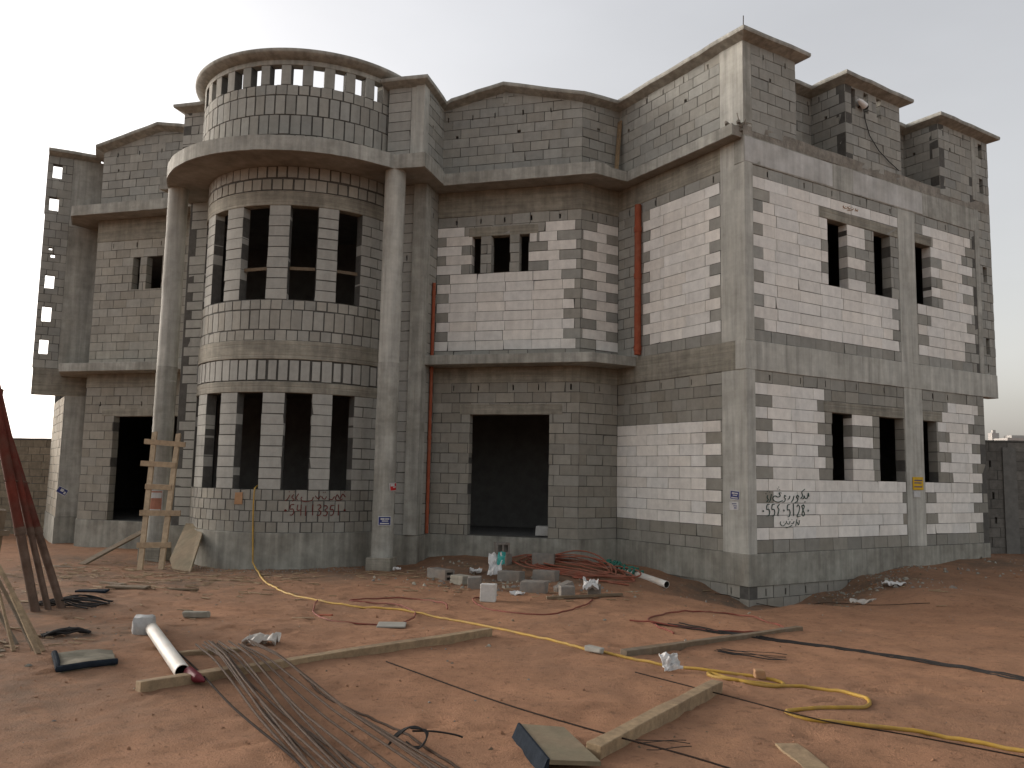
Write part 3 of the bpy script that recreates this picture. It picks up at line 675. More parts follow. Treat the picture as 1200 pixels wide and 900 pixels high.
# round parapet with slots
cP = cyl(PR_); AP = lambda d: math.radians(d) * PR_
p0, p1 = AP(-77), AP(77)
slots = [(AP(20.1 + 10.3 * k - 2.6), AP(20.1 + 10.3 * k + 2.6), 8.71, 9.12) for k in range(-9, 6)]
pr = []
e = [p0] + [x for sl in slots for x in sl[:2]] + [p1]
for a, b in zip(e[::2], e[1::2]): pr.append((a, b, 8.71, 9.12, 'g'))
pr += soldiers(ZT, 7.70, .205, a=p0, b=p1) + soldiers(7.70, 8.10, .205, a=p0, b=p1, ph=1) + soldiers(8.10, 8.50, .205, a=p0, b=p1) + soldiers(8.50, 8.71, .21, a=p0, b=p1, ph=1)
wall('bay_parapet', cP, p0, p1, ZT, 9.12, pr, slots, gap=.008, d0=-.014)
conc('bay_ring_beam', cP, [(p0, p1, 9.12, 9.22, -.2, .003)], 'conc')
# copings
PRF = [(-.28, .0), (.0, -.02), (.19, .055), (.2, .085), (.2, .125), (.15, .14), (-.28, .17)]
def coping(path, zs):
    P = []; Zs = []
    for i in range(len(path) - 1):
        a, b = np.array(path[i], float), np.array(path[i + 1], float); k = max(1, int(np.linalg.norm(b - a) / .28))
        for t in range(k): P.append(a + (b - a) * t / k + (np.array([ru(-.005, .005), ru(-.005, .005)]) if t else 0)); Zs.append(zs[i] + (zs[i + 1] - zs[i]) * t / k + ru(-.01, .01))
    P.append(np.array(path[-1], float)); Zs.append(zs[-1])
    mb = MB(); ribbon_solid(mb, P, PRF, Zs); mb.build('parapet_coping', M['conc'], house)
pkm = MCm + np.array([LM - pk, 0]); pkr = MI + np.array([pk, 0])
pbl = 2 * BX + 6.88
coping([Cm + 2.2 * e2m, Cm + 3.36 * e2m], [8.9, 8.9])
coping([WIm, MCm, pkm, (UL + .05, MI[1]), (UL + .05, UY), (-11.1, UY)], [8.93, 8.87, 9.27, 9.0, 9.05, 9.06])
coping([(-7.1, UY), (UR - .08, UY), (UR - .08, MI[1]), pkr, MC, WI, O, 1.37 * e1, 1.37 * e1 + DEP * e2, 2.8 * e1 + DEP * e2, 2.8 * e1, 4.55 * e1, 4.55 * e1 + DEP * e2, 5.9 * e1 + DEP * e2, 5.9 * e1, LRo * e1, LRo * e1 + DEP * e2],
       [9.06, 9.05, 8.97, 9.27, 8.87, 8.9, 8.94, 8.93, 8.92, 8.92, 8.92, 8.88, 8.88, 8.88, 8.88, 8.86, 8.86])
mb = MB(); ac = arc(PR_, -77.5, 77.5, 60); ribbon_solid(mb, ac, [(-.28, .0), (0, -.01), (.19, .06), (.21, .085), (.21, .13), (.16, .15), (-.28, .17)], [9.225] * len(ac)); mb.build('parapet_coping', M['conc'], house, smooth=True)
q = -.12 * e1 - .12 * e2; mb = MB(); mb.tube([(q[0], q[1], 9.0), (q[0] + .005, q[1], 9.28)], .009, 6); mb.build('bar_stub', M['rebar'], house)

# ------------------------------------------------------------------ plinth
pl = [pend, Cm + 2.95 * e2m, WIm, MCm, MIm, BCm, (xl1, BC[1]), (xr0, BC[1]), BC, MI, MC, WI, O, LR * e1]
k1 = [i for i in range(len(pl))]
def plinth(path, z0, z1, d, mt, name):
    mb = MB(); ribbon_solid(mb, [np.array(q, float) for q in path], [(-.22, z0), (d, z0), (d, z1), (-.22, z1)]); mb.build(name, M[mt], house, bevel=.006)
plinth(pl[:7], -1.2, -.003, .02, 'plinth', 'plinth'); plinth(pl[7:12], -1.2, -.003, .02, 'plinth', 'plinth')
plinth([pl[11] + .01 * e2, O, LR * e1], -.53, -.003, .022, 'plinth', 'plinth')
fz = lin(-1.35, -.53, 4)
wall('foundation_wall', pW, 0, LW, -1.35, -.53, rows(0, LW, fz), weeps(.2, LW, -.64, .8), d0=-.006); wall('foundation_wall', pR, 0, LR, -1.35, -.53, rows(0, LR, fz), weeps(.15, LR, -.64, .5), d0=-.006)

# ------------------------------------------------------------------ floors, roof, back walls (what the openings show)
outl = [pend, Cm + 2.95 * e2m, WIm, MCm, MIm, BCm, BC, MI, MC, WI, O, LR * e1, LR * e1 + 6.3 * e2, (-.2, 9.8), (-18.1, 9.8)]
inn = offset_path([np.array(q, float) for q in outl], -.15)
inn = [tuple(q) for q in inn[:5]] + [tuple(inn[5])] + arc(2.02, -68, 68, 20) + [tuple(q) for q in inn[6:]]
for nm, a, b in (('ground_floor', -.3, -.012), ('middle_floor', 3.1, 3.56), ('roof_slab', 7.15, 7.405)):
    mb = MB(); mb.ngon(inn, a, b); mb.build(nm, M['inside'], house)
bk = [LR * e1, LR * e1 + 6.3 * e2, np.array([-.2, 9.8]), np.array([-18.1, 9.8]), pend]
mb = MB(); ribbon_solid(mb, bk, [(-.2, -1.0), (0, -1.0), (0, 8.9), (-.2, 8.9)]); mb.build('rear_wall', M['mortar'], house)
mb = MB()
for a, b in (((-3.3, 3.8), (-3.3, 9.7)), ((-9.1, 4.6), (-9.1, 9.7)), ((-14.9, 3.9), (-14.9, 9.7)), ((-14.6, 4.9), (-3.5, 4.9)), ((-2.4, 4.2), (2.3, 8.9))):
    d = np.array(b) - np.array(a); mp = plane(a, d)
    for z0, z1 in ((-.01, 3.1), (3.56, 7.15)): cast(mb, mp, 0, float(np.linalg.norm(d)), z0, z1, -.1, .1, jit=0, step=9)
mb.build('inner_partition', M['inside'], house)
# ------------------------------------------------------------------ spray writing and stickers on the house
def strokes(mb, mp, polys, s, z, sx, sz, wd, d=.012, mi=0):
    for pl_ in polys:
        q = [(s + x * sx, z + y * sz) for x, y in pl_]
        if len(q) > 2: q = [tuple(k) for k in smooth_path(q, .02)]
        if len(q) == 1: q = [q[0], (q[0][0] + wd, q[0][1] - wd * .6)]
        L_ = []; R_ = []
        for i in range(len(q)):
            a = np.array(q[max(i - 1, 0)]); b = np.array(q[min(i + 1, len(q) - 1)]); t = b - a; t = t / (np.linalg.norm(t) + 1e-9); n_ = np.array([-t[1], t[0]]) * wd / 2 * ru(.8, 1.2)
            L_.append(np.array(q[i]) + n_); R_.append(np.array(q[i]) - n_)
        P = [mp(*x, d) for x in L_] + [mp(*x, d) for x in R_] + [mp(*x, d - .012) for x in L_] + [mp(*x, d - .012) for x in R_]; k = len(q); F = []
        for i in range(k - 1):
            F += [(i, i + 1, k + i + 1, k + i), (2 * k + i, i, i + 1, 2 * k + i + 1)[::1], (k + i, k + i + 1, 3 * k + i + 1, 3 * k + i)]
        mb.add(P, F, mi)
D = {'5': [[(.85, 1), (.25, .97), (.15, .55), (.6, .6), (.85, .35), (.6, .03), (.15, .02)]], '4': [[(.2, 1), (.12, .5), (.8, .52)], [(.82, 1), (.8, 0)]], '1': [[(.5, 1), (.52, 0)]],
     '3': [[(.1, .95), (.6, 1), (.8, .78), (.35, .55), (.85, .33), (.55, .02), (.05, .06)]], '6': [[(.75, 1), (.3, .75), (.62, .55), (.35, .1), (.42, 0)]],
     '2': [[(.1, .8), (.4, 1), (.8, .8), (.6, .4), (.1, .02), (.95, .04)]], '8': [[(.7, .9), (.2, .9), (.45, .55), (.85, .2), (.5, 0), (.2, .2), (.5, .55), (.85, .85), (.5, 1)]], '.': [[(.4, .55)]]}
def digits(mb, mp, txt, s, z, cw, h, wd):
    for c in txt: strokes(mb, mp, D[c], s + ru(0, .01), z + ru(-.012, .012), cw * .8, h * ru(.92, 1.05), wd * (2.2 if c == '.' else 1)); s += cw
# joined arabic handwriting, drawn letter by letter (dal, ya-kaf, waw, ra / dal, waw, dal, fa-ta-ya / dots)
AR = [[(1., .55), (.985, .8), (.965, .5), (.93, .42), (.9, .48), (.885, .62), (.87, .42), (.83, .42)], [(.905, .22)], [(.885, .22)], [(.9, 1.05), (.83, .85), (.85, .62), (.8, .42)],
      [(.76, .5), (.73, .66), (.7, .5), (.74, .42), (.71, .22), (.66, .15)], [(.645, .6), (.62, .35), (.58, .18)], [(.55, .6), (.535, .42), (.5, .38)], [(.46, .56), (.43, .64), (.42, .45), (.45, .42), (.42, .22), (.38, .2)],
      [(.36, .78), (.3, .8), (.33, .6), (.27, .52), (.21, .6), (.16, .45), (.2, .25), (.3, .2), (.38, .3)], [(.31, 1.02)], [(.27, 1.06)], [(.29, 1.18)], [(.13, .7), (.1, .3), (.07, .2)], [(.08, .85)], [(.05, .62), (.03, .5), (.06, .35), (.02, .2)], [(.0, .75)], [(.03, .9)]]
AR2 = [[(1, .8), (.95, .3), (.88, .6)], [(.86, .9), (.8, .2)], [(.72, .7), (.66, .45), (.58, .5)], [(.6, .9)], [(.52, .7), (.45, .4), (.36, .5), (.32, .75)], [(.42, .95)], [(.3, .55), (.22, .3), (.1, .25), (.02, .5), (.04, .7)], [(.18, .65)], [(.62, .3), (.5, .15), (.3, .02)]]
AR3 = [[(1, .55), (.95, .8), (.9, .45), (.85, .75), (.82, .4), (.87, .3), (.95, .4)], [(.97, 1.)], [(.8, .6), (.76, .35), (.7, .42)], [(.66, .6), (.64, .4), (.6, .45), (.58, .62)], [(.56, .65), (.53, .42), (.5, .5), (.47, .66)], [(.52, .9)], [(.6, .95)], [(.63, .95)],
       [(.44, .55), (.42, .3), (.34, .2), (.26, .25), (.24, .45), (.26, .55)], [(.2, .8), (.16, .45), (.19, .3)], [(.12, .75), (.09, .5), (.13, .35), (.1, .2)], [(.12, .95)], [(.06, .7), (.02, .35), (-.02, .25)], [(.04, .95)]]
mb = MB()
strokes(mb, pR, AR, .42, .80, 1.1, .26, .0105); digits(mb, pR, '.556.5128.', .3, .61, .126, .2, .0115); strokes(mb, pR, AR2, .76, .41, .5, .16, .009)
mb.build('spray_writing', M['spraygrn'], house)
mb = MB(); a0 = A(22.6)
strokes(mb, cB, AR3, a0 + .06, .6, 1.12, .24, .014); digits(mb, cB, '.54113351.', a0, .38, .124, .2, .0165)
mb.build('spray_writing', M['sprayred'], house)
mb = MB(); strokes(mb, pR, AR2, 2.65, 6.36, .45, .09, .008); mb.build('spray_writing', M['card'], house)

def sticker(name, label, mp, s, z, wd, h, rows_, body, cat='sign', group=None, tilt=0, base='swht'):
    """thin printed sheet: border sheet, colour field, lines of print"""
    def R(a, b, c, d):
        q = [(a, c), (b, c), (b, d), (a, d)]; ct, st = math.cos(tilt), math.sin(tilt)
        return [(s + x * ct - y * st, z + x * st + y * ct) for x, y in q]
    def sheet(mb, q, d0, d1, mi):
        n = 4 if mp.curved else 1; top = []; bot = []
        for i in range(n + 1):
            t = i / n; top.append((q[3][0] + (q[2][0] - q[3][0]) * t, q[3][1] + (q[2][1] - q[3][1]) * t)); bot.append((q[0][0] + (q[1][0] - q[0][0]) * t, q[0][1] + (q[1][1] - q[0][1]) * t))
        for i in range(n):
            c = [bot[i], bot[i + 1], top[i + 1], top[i]]; mb.hexa([mp(*x, d0) for x in c] + [mp(*x, d1) for x in c], mi)
    t = thing(name, label, cat, mp(s, z, .02), group)
    mb = MB(); sheet(mb, R(-wd / 2, wd / 2, -h / 2, h / 2), .012, .022, 0); mb.build('backing_sheet', M[base], t)
    mb = MB(); sheet(mb, R(-wd / 2 + .012, wd / 2 - .012, -h / 2 + .012, h / 2 - .012), .022, .0245, 0); mb.build('printed_field', M[body], t)
    mb = MB()
    for a, b, c, d in rows_: sheet(mb, R(a * wd, b * wd, c * h, d * h), .0245, .0265, 0)
    if rows_: mb.build('lettering', M['swht' if body != 'syel' and body != 'swht' else 'sblue'], t)
    return t
pr_lines = [(-.3, -.02, .12, .3), (.02, .34, .14, .28), (-.2, .26, -.06, .04), (-.34, .34, -.34, -.22)]
sticker('advert_sticker', 'blue advertising sticker stuck to the concrete corner column, above a torn white one', pW, w(.27), .955, .21, .155, pr_lines, 'sblue', group='stickers on the columns', tilt=-.06)
sticker('advert_sticker', 'torn white sticker under the blue one on the concrete corner column', pW, w(.29), .775, .2, .14, [(-.2, .3, .2, .3), (-.05, .35, -.05, .05), (0, .3, -.3, -.18)], 'swht', group='stickers on the columns', tilt=.03)
sticker('paper_notice', 'yellow notice pasted on the long side pillar beside the lower right window', pR, 4.735, 1.21, .34, .25, [(-.4, .4, .2, .28), (-.38, .3, -.0, .08), (-.4, .36, -.3, -.22)], 'syel', 'notice', base='syel')
sticker('paper_notice', 'small pale sheet pasted just under the yellow notice on the pillar', pR, 4.69, 1.0, .22, .12, [], 'swht', 'notice')
def colmap(cx, cy, r):
    f = lambda s, z, d=0.: (cx + (r + d) * math.sin(s / r), cy - (r + d) * math.cos(s / r), z); f.curved = True; return f
cr = colmap(-6.65, .19, .208); cl = colmap(-11.65, .12, .208)
sticker('advert_sticker', 'dark blue sticker with white border on the round column beside the red one', cr, .115, .32, .23, .17, pr_lines, 'sblue', group='stickers on the columns')
sticker('advert_sticker', 'red torn sticker on the round column right of the bay', cr, .27, .95, .18, .15, [(-.4, .1, .1, .4), (-.1, .3, -.1, .05)], 'sred', group='stickers on the columns', tilt=.1)
sticker('advert_sticker', 'tall white and faded orange poster on the round column behind the ladder', cl, .08, .55, .26, .43, [(-.42, .42, .14, .4), (-.4, .4, -.46, -.38)], 'sorg', group='stickers on the columns')
sticker('advert_sticker', 'small black and white sticker crooked on the left wing column by the boundary wall', pWm, .11, .62, .24, .16, [(-.2, .12, -.1, .3), (.2, .38, -.3, .1)], 'sblue', group='stickers on the columns', tilt=-.5)
t = MB(); q = A(-.2)
t.hexa([cB(q - .085, .57, .008), cB(q + .085, .575, .008), cB(q + .08, .8, .008), cB(q - .075, .79, .008)] + [cB(q - .085, .57, .018), cB(q + .085, .575, .018), cB(q + .08, .8, .018), cB(q - .075, .79, .018)])
tag(t.build('card_note', M['card']), 'blank brown card stuck on the bay wall left of the hanging yellow hose', 'card')

# ---- flood lamp on the side parapet
la = thing('flood_lamp', 'white flood lamp wired to the parapet block above the long side wall', 'lamp', pR(3.2, 8.54, .06))
mb = MB(); c = pR(3.2, 8.56, .08); dv = np.array(pR(3.2, 8.56, 1)) - np.array(pR(3.2, 8.56, 0)); side = np.array([*e1, 0])
mb.tube([np.array(c) - side * .11 + np.array([0, 0, .05]), np.array(c) - side * .02 + np.array([0, 0, .02]), np.array(c) + side * .1 - np.array([0, 0, .03])], [.03, .055, .068], 14)
mb.build('lamp_housing', M['lampwht'], la, smooth=True)
mb = MB(); mb.tube([np.array(c) + side * .1 - np.array([0, 0, .03]), np.array(c) + side * .15 - np.array([0, 0, .045])], [.055, .05], 14); mb.build('lamp_glass', M['black'], la, smooth=True)
mb = MB(); mb.beam(pR(3.2, 8.5, .0), pR(3.2, 8.56, .09), .03, .02); mb.build('bracket', M['rebar'], la)
mb = MB(); mb.tube([pR(3.3, 8.48, .05), pR(3.36, 8.3, .03), pR(3.5, 8.0, .025), pR(3.78, 7.75, .03), pR(4.1, 7.6, .03), pR(4.42, 7.48, .03)], .009, 6); mb.build('lamp_cable', M['black'], la)
# ---- plank leaning in the parapet corner
mb = MB(); mb.beam(pW(.16, 7.44, .2), pW(.07, 8.64, .03), .11, .03, up=(-.67, -.74, 0)); tag(mb.build('plank', M['wood']), 'short pale plank leaning upright in the inner corner of the roof parapet', 'plank')

# ------------------------------------------------------------------ boundary walls and far buildings
def bwall(name, a, b, z0, z1, label, cols, kd, holes=()):
    t = thing(name, label, 'wall', (a[0], a[1], z0)); mp = plane(a, np.array(b) - np.array(a)); L_ = float(np.linalg.norm(np.array(b) - np.array(a)))
    mb = MB(); backing(mb, mp, 0, L_, z0, z1, holes, .2); blocks(mb, mp, rows(0, L_, lin(z0, z1, round((z1 - z0) / .205)), kind=kd), holes, .19); mb.build('blockwork', [M['fence'], M['mortar']], t)
    for c in cols:
        mb = MB(); cast(mb, mp, c, c + .3, z0, z1 - .12, -.1, .03); mb.build('wall_post', M['fencepost'], t)
    mb = MB(); cast(mb, mp, 0, L_, z1, z1 + .04, -.2, .012, mi=0); mb.build('wall_cap', M['mortar'], t)
    return t
bwall('boundary_wall', (-31, 3.1), (-18.15, 4.25), -1.1, 1.93, 'sandy blockwork boundary wall left of the house, with a small hole', (), 'b', [(8.92, 9.06, 1.55, 1.7)])
bwall('boundary_wall', (5.0, 6.45), (19, 10.4), -.8, 2.17, 'shade-darkened grey blockwork boundary wall right of the house with concrete posts', (.5, 3.6, 6.7, 9.8), 'd', [(.25, .3, .9, 1.05), (.2, .25, 1.6, 1.75), (.28, .33, .35, .5)])
for i, (x, y, wd, h, dp) in enumerate(((107, 380, 14, 20.5, 14), (122, 384, 7, 21.6, 12), (132, 388, 9, 22.2, 12), (100, 383, 3, 23, 3), (144, 392, 10, 21, 14), (162, 398, 12, 22, 14))):
    b_ = thing('far_building', ('long low', 'narrow', 'broad flat topped', 'thin tower of a', 'wide', 'outermost')[i] + ' pale hazy building on the horizon above the dark boundary wall', 'building', (x, y, -.45), 'pale buildings on the horizon')
    mb = MB(); mb.box((x, y, h / 2 - 1), (wd, dp, h + 2), .27); mb.build('wall', M['far'], b_)
    mb = MB(); mb.box((x, y, h + .5), (wd * .4, dp * .4, 1.6), .27); mb.build('stair_block', M['far'], b_)

# ------------------------------------------------------------------ things on the ground
def gp(x, y, h=0.): return (x, y, gz(x, y) + h)
def hose(name, pts, r, m_, label, cat, lift=0., n=8, start=None, group=None, wob=.0, flat=False):
    P = [tuple(q) for q in smooth_path(pts, .06)]; gf = (lambda x, y, h: (x, y, float(gbase(x, y)) + .022 + h)) if flat else gp; Q = [gf(x, y, r * .75 + lift + wob * max(0, math.sin(i * .31) + math.sin(i * .13 + 1))) for i, (x, y) in enumerate(P)]
    if start: Q = [tuple(q) for q in smooth_path(start, .06)] + Q
    mb = MB(); mb.tube(Q, r, n); o = mb.build(name, m_, smooth=True); return tag(o, label, cat, group)
# yellow hose out of the bay window, down the wall and over the ground
q = A(8.2)
st = [cB(q, .95, -.25), cB(q, .9, -.05), cB(q + .01, .8, .04), cB(q + .02, .3, .05), cB(q + .05, -.2, .06), cB(q + .08, -.48, .1)]
HY = [(-8.6, -.93), (-8.42, -1.15), (-8.02, -1.7), (-7.42, -2.5), (-6.5, -3.53), (-5.6, -4.11), (-4.91, -4.4), (-4.19, -4.56), (-3.37, -4.93), (-2.67, -5.34), (-2.02, -5.78), (-1.41, -6.22), (-.72, -6.57), (-.33, -6.72), (.03, -6.8), (.22, -6.86), (.29, -6.95), (.2, -7.1), (.0, -7.09), (-.16, -6.98), (-.3, -6.86), (-.32, -6.93), (-.2, -7.03), (0, -7.06), (.2, -7.03), (.5, -7.0), (.75, -7.09), (.87, -7.26), (.89, -7.45), (.78, -7.63), (.51, -7.78), (.32, -7.9), (.27, -8.01), (.34, -8.12), (.5, -8.18), (.8, -8.17), (1.12, -8.16), (1.4, -8.26), (1.66, -8.39), (2.2, -8.7), (3, -9.2)]
hose('hose', HY, .0145, M['yellow'], 'long yellow hose hanging from the bay window and looping across the sand', 'hose', n=10, start=st)
mb = MB(); x, y = .1, -6.86; mb.box(gp(x, y, .05), (.09, .06, .07), .4, jit=.01); tag(mb.build('stone_chip', M['card'], bevel=.01), 'small brown stone lying on the coiled part of the yellow hose', 'stone')
mb = MB(); mb.box(gp(-1.42, -6.3, .03), (.2, .06, .05), -.5, jit=.012); tag(mb.build('block_chip', M['tile'], bevel=.01), 'flat pale block fragment touching the yellow hose in mid yard', 'rubble')
RH = 'red conduit loops on the sand'
hose('conduit_loop', [(-5.56, -4.19), (-5.3, -4.75), (-5.11, -5.08), (-4.63, -5.61), (-4.22, -5.68), (-3.94, -5.6), (-3.8, -5.3), (-3.83, -5.0), (-4.02, -4.55), (-4.34, -4.22), (-4.77, -4.05), (-5.21, -3.95), (-5.04, -3.7), (-4.72, -3.45), (-4.3, -3.5), (-3.88, -3.85), (-3.68, -4.26)], .0095, M['redhose'], 'thin red conduit looped across the yellow hose in front of the bay', 'conduit', group=RH, wob=.012)
hose('conduit_loop', [(-3.66, -2.9), (-3.71, -3.15), (-3.53, -3.54), (-3.21, -3.92), (-2.74, -4.16), (-2.33, -4.06), (-2.13, -3.42), (-2.1, -2.7)], .0095, M['redhose'], 'thin red conduit curving round the standing white block', 'conduit', group=RH, wob=.008)
hose('conduit_loop', [(-1.34, -4.43), (-.81, -4.56), (-.25, -4.52), (.26, -4.39), (.4, -4.01), (.22, -3.46), (-.18, -3.0), (-.6, -3.2), (-.99, -3.71), (-1.15, -4.2), (-1.02, -4.55), (-.78, -5.0)], .0095, M['redhose'], 'thin red conduit loop under the black cables near the house corner', 'conduit', group=RH, wob=.01)
# heap of red conduit against the plinth
P = []
for k in range(150):
    t = k / 150 * 7.5 * 2 * math.pi; a = .95 + .3 * math.sin(t * .37) ; b = .4 + .16 * math.cos(t * .53)
    cx, cy = -3.05 + .1 * math.sin(t * .21), .42 + .1 * math.cos(t * .31); u, v = a * math.cos(t), b * math.sin(t)
    P.append((cx + u * .93 + v * .36, cy - u * .36 + v * .93, .02 + .009 * (k / 20) + .17 * max(0, math.sin(t)) * math.sin(t * .31) ** 4 + .05 * max(0, math.sin(t))))
P += [(-1.9, -.1, .05), (-2.3, -.42, .03), (-2.9, -.25, .02), (-1.9, -.5, .02)]
mb = MB(); mb.tube([gp(x, y, h) for x, y, h in [tuple(q) for q in smooth_path(P, .08)]], .0135, 7)
tag(mb.build('conduit_heap', M['redheap'], smooth=True), 'heap of tangled red conduit against the plinth right of the door', 'conduit')
# black cables
mb = []
for i, (dx, r) in enumerate(((0, .0075), (.06, .007), (-.075, .0075))):
    pts = [(-.9 + dx * 2, -4.4 + dx * 1.5), (-.43, -4.56 + dx), (.03 + dx * .2, -4.68 + dx), (.72, -4.9 + dx * .9), (1.41, -5.22 + dx), (1.93, -5.64 + dx), (2.4 + dx * .5, -6.15 + dx), (3.4, -7.2 + dx)]
    hose('black_cable', pts, r, M['black'], 'straight black cable running from the red loop to the right edge', 'cable', group='black cables side by side', wob=.004)
# wires / string lines
def wire(pts, label, r=.006, lift=.012): return hose('steel_wire', pts, r, M['wire'], label, 'wire', lift=lift, n=6, group='dark wires across the sand', flat=True)
wire([(-3.01, -7.6), (-2.48, -7.98), (-1.56, -8.68), (-.9, -9.08), (-.28, -9.39), (.3, -9.75)], 'dark wire passing over the timber and behind the plywood piece', .0055, .03)
wire([(-.92, -7.12), (-.35, -7.6), (-.16, -7.75), (.47, -8.23), (.98, -8.39), (1.39, -8.54), (1.9, -8.75)], 'dark wire under the loose end of the timber, beside the yellow hose', .005)
wire([(-.55, .1), (.2, .1), (.9, -.5), (1.5, -.78), (2.5, -1.06)], 'thin dark wire at the foot of the house corner', .006)
wire([(-5.25, -7.6), (-4.22, -8.5), (-3.4, -9.25), (-2.46, -10.05), (-1.9, -10.6)], 'single rusty wire lying left of the bundle of bars', .008)
# reinforcing bars
tops = [(-5.06, -7.5), (-5.02, -7.44), (-4.97, -7.43), (-4.9, -7.4), (-4.84, -7.32), (-4.8, -7.38), (-4.72, -7.34), (-4.62, -7.3), (-4.6, -7.36), (-5.0, -7.5), (-4.95, -7.4), (-4.7, -7.25), (-5.05, -7.38), (-4.66, -7.4), (-4.88, -7.42)]
bots = [(-2.52, -10.12), (-2.44, -10.08), (-2.36, -10.06), (-2.3, -10.06), (-2.24, -10.02), (-2.15, -9.98), (-2.05, -9.97), (-1.86, -9.9), (-1.78, -9.86), (-2.2, -10.04), (-2.48, -10.1), (-1.84, -9.86), (-2.39, -10.07), (-1.95, -9.93), (-2.33, -10.03)]
for i, (a, b) in enumerate(zip(tops, bots)):
    P = []; b = (b[0] + .07, b[1] + .03)
    for k in range(25):
        t = .07 + k / 24 * 1.25; s_ = .035 * math.sin(t * 2.2 + i * 1.9) * min(1, t * 2)
        x, y = a[0] + (b[0] - a[0]) * t + s_ * .7, a[1] + (b[1] - a[1]) * t + s_ * .7
        P.append((x, y, float(gbase(x, y)) + .035 + .012 * (i % 3) + .07 * max(0, 1 - abs(t - .3) * 2.4)))
    mb = MB(); mb.tube(P, .0085, 7)
    tag(mb.build('steel_bar', M['rebar'], smooth=True), 'rusty reinforcing bar in the bundle laid over the long timber', 'steel bar', 'reinforcing bars laid in a bundle')
mb = MB()
for k in range(4):
    mb.tube([tuple(q) for q in smooth_path([gp(-2.08, -9.62 + .015 * k, .03), gp(-2.06 + .02 * k, -9.52, .07 + .01 * k), gp(-1.97, -9.47 - .015 * k, .1), gp(-1.88, -9.5 + .01 * k, .07), gp(-1.87, -9.58 - .02 * k, .03), gp(-1.96, -9.62, .03 + .01 * k)], .02)], .005, 6)
mb.tube([tuple(q) for q in smooth_path([gp(-1.97, -9.5, .08), gp(-1.86, -9.42, .06), gp(-1.74, -9.37, .045), gp(-1.69, -9.36, .03)], .02)], .006, 6); tag(mb.build('tie_wire', M['black']), 'knot of black tie wire twisted round the ends of the steel bars', 'wire')
hose('steel_bar', [(-3.55, -8.1), (-2.9, -8.75), (-2.2, -9.25), (-1.7, -9.7), (-1.2, -10.2)], .0085, M['rebar'], 'curved rusty bar straying right of the bundle by the tie wire', 'steel bar', group='reinforcing bars laid in a bundle')
# timbers
def timber(name, a, b, wd, th, label, mt='wood_old', ha=None, hb=None, cat='timber', rot=0):
    mb = MB(); za = gz(*a) + th / 2 - .022 if ha is None else ha; zb = gz(*b) + th / 2 - .022 if hb is None else hb
    mb.beam((*a, za), (*b, zb), wd, th, seg=6, jit=.005); return tag(mb.build(name, M[mt], bevel=.006), label, cat)
timber('timber', (-4.4, -9.0), (-2.66, -5.72), .1, .1, 'long squared timber lying under the bundle of bars', 'wood')
timber('timber', (-5.02, -7.92), (-4.5, -7.52), .08, .05, 'short timber offcut tucked under the ends of the bars', 'wood')
timber('timber', (-.86, -9.42), (-.23, -7.46), .1, .1, 'square timber lying against the blue edged plywood piece', 'wood')
timber('timber', (-1.14, -6.28), (.58, -3.95), .09, .07, 'worn timber lying under the black cables beyond the white scrap', 'wood_old')
timber('plank', (.24, -8.78), (.55, -9.6), .15, .03, 'flat pale plank end at the bottom edge near the yellow hose', 'wood', cat='plank')
timber('plank', (-11.9, -1.55), (-12.05, .55), .16, .035, 'long plank propped from the sand up to the left door sill', 'wood_old', hb=.02, cat='plank')
timber('plank', (-12.2, -1.95), (-11.62, -1.75), .18, .03, 'short flat plank lying beside the foot of the propped plank', 'wood_old', cat='plank')
# plywood piece with dark blue edge
t = thing('plywood_piece', 'dirty plywood piece with a dark blue painted edge beside the square timber', 'board', gp(-1.15, -9.4))
mb = MB(); c = [(-1.4, -9.13), (-1.05, -9.78), (-.78, -9.62), (-1.12, -9.04)]
zz = [gz(*q) + h for q, h in zip(c, (.06, .06, .04, .03))]
mb.hexa([(*q, z) for q, z in zip(c, zz)] + [(*q, z + .025) for q, z in zip(c, zz)]); mb.build('board', M['ply'], t)
mb = MB(); o_ = np.array([-.035, -.02]); mb.hexa([(*c[0], zz[0] + .03), (*c[1], zz[1] + .03), (*(np.array(c[1]) + o_), gz(*c[1]) + .0), (*(np.array(c[0]) + o_), gz(*c[0]) + .0)] + [(c[0][0] + .012, c[0][1] + .006, zz[0] + .03), (c[1][0] + .012, c[1][1] + .006, zz[1] + .03), (*(np.array(c[1])), gz(*c[1]) - .02), (*(np.array(c[0])), gz(*c[0]) - .02)]); mb.build('painted_edge', M['navy'], t)
# flattened sack
t = thing('cement_sack', 'flat folded sack with a dark blue edge lying on the sand', 'sack', gp(-5.5, -8.4))
mb = MB(); n = 9; P = []; c = [(-5.79, -8.36), (-5.38, -8.74), (-5.16, -8.36), (-5.5, -8.02)]
for l in (0, 1):
    for j in range(n):
        for i in range(n):
            u, v = i / (n - 1), j / (n - 1); q = (1 - u) * (1 - v) * np.array(c[0]) + u * (1 - v) * np.array(c[1]) + u * v * np.array(c[2]) + (1 - u) * v * np.array(c[3])
            e_ = min(u, 1 - u, v, 1 - v) * 4; e_ = min(1, e_); q = q + np.array([ru(-.008, .008), ru(-.008, .008)]); P.append((*q, gz(*q) + (.0 if l == 0 else .035 + .02 * e_ + .012 * math.sin(u * 7 + v * 3))))
F = []
for j in range(n - 1):
    for i in range(n - 1):
        k = j * n + i; F += [(k, k + n, k + n + 1, k + 1), tuple(n * n + x for x in (k, k + 1, k + n + 1, k + n))]
rim = [i for i in range(n)] + [j * n + n - 1 for j in range(1, n)] + [(n - 1) * n + i for i in range(n - 2, -1, -1)] + [j * n for j in range(n - 2, 0, -1)]
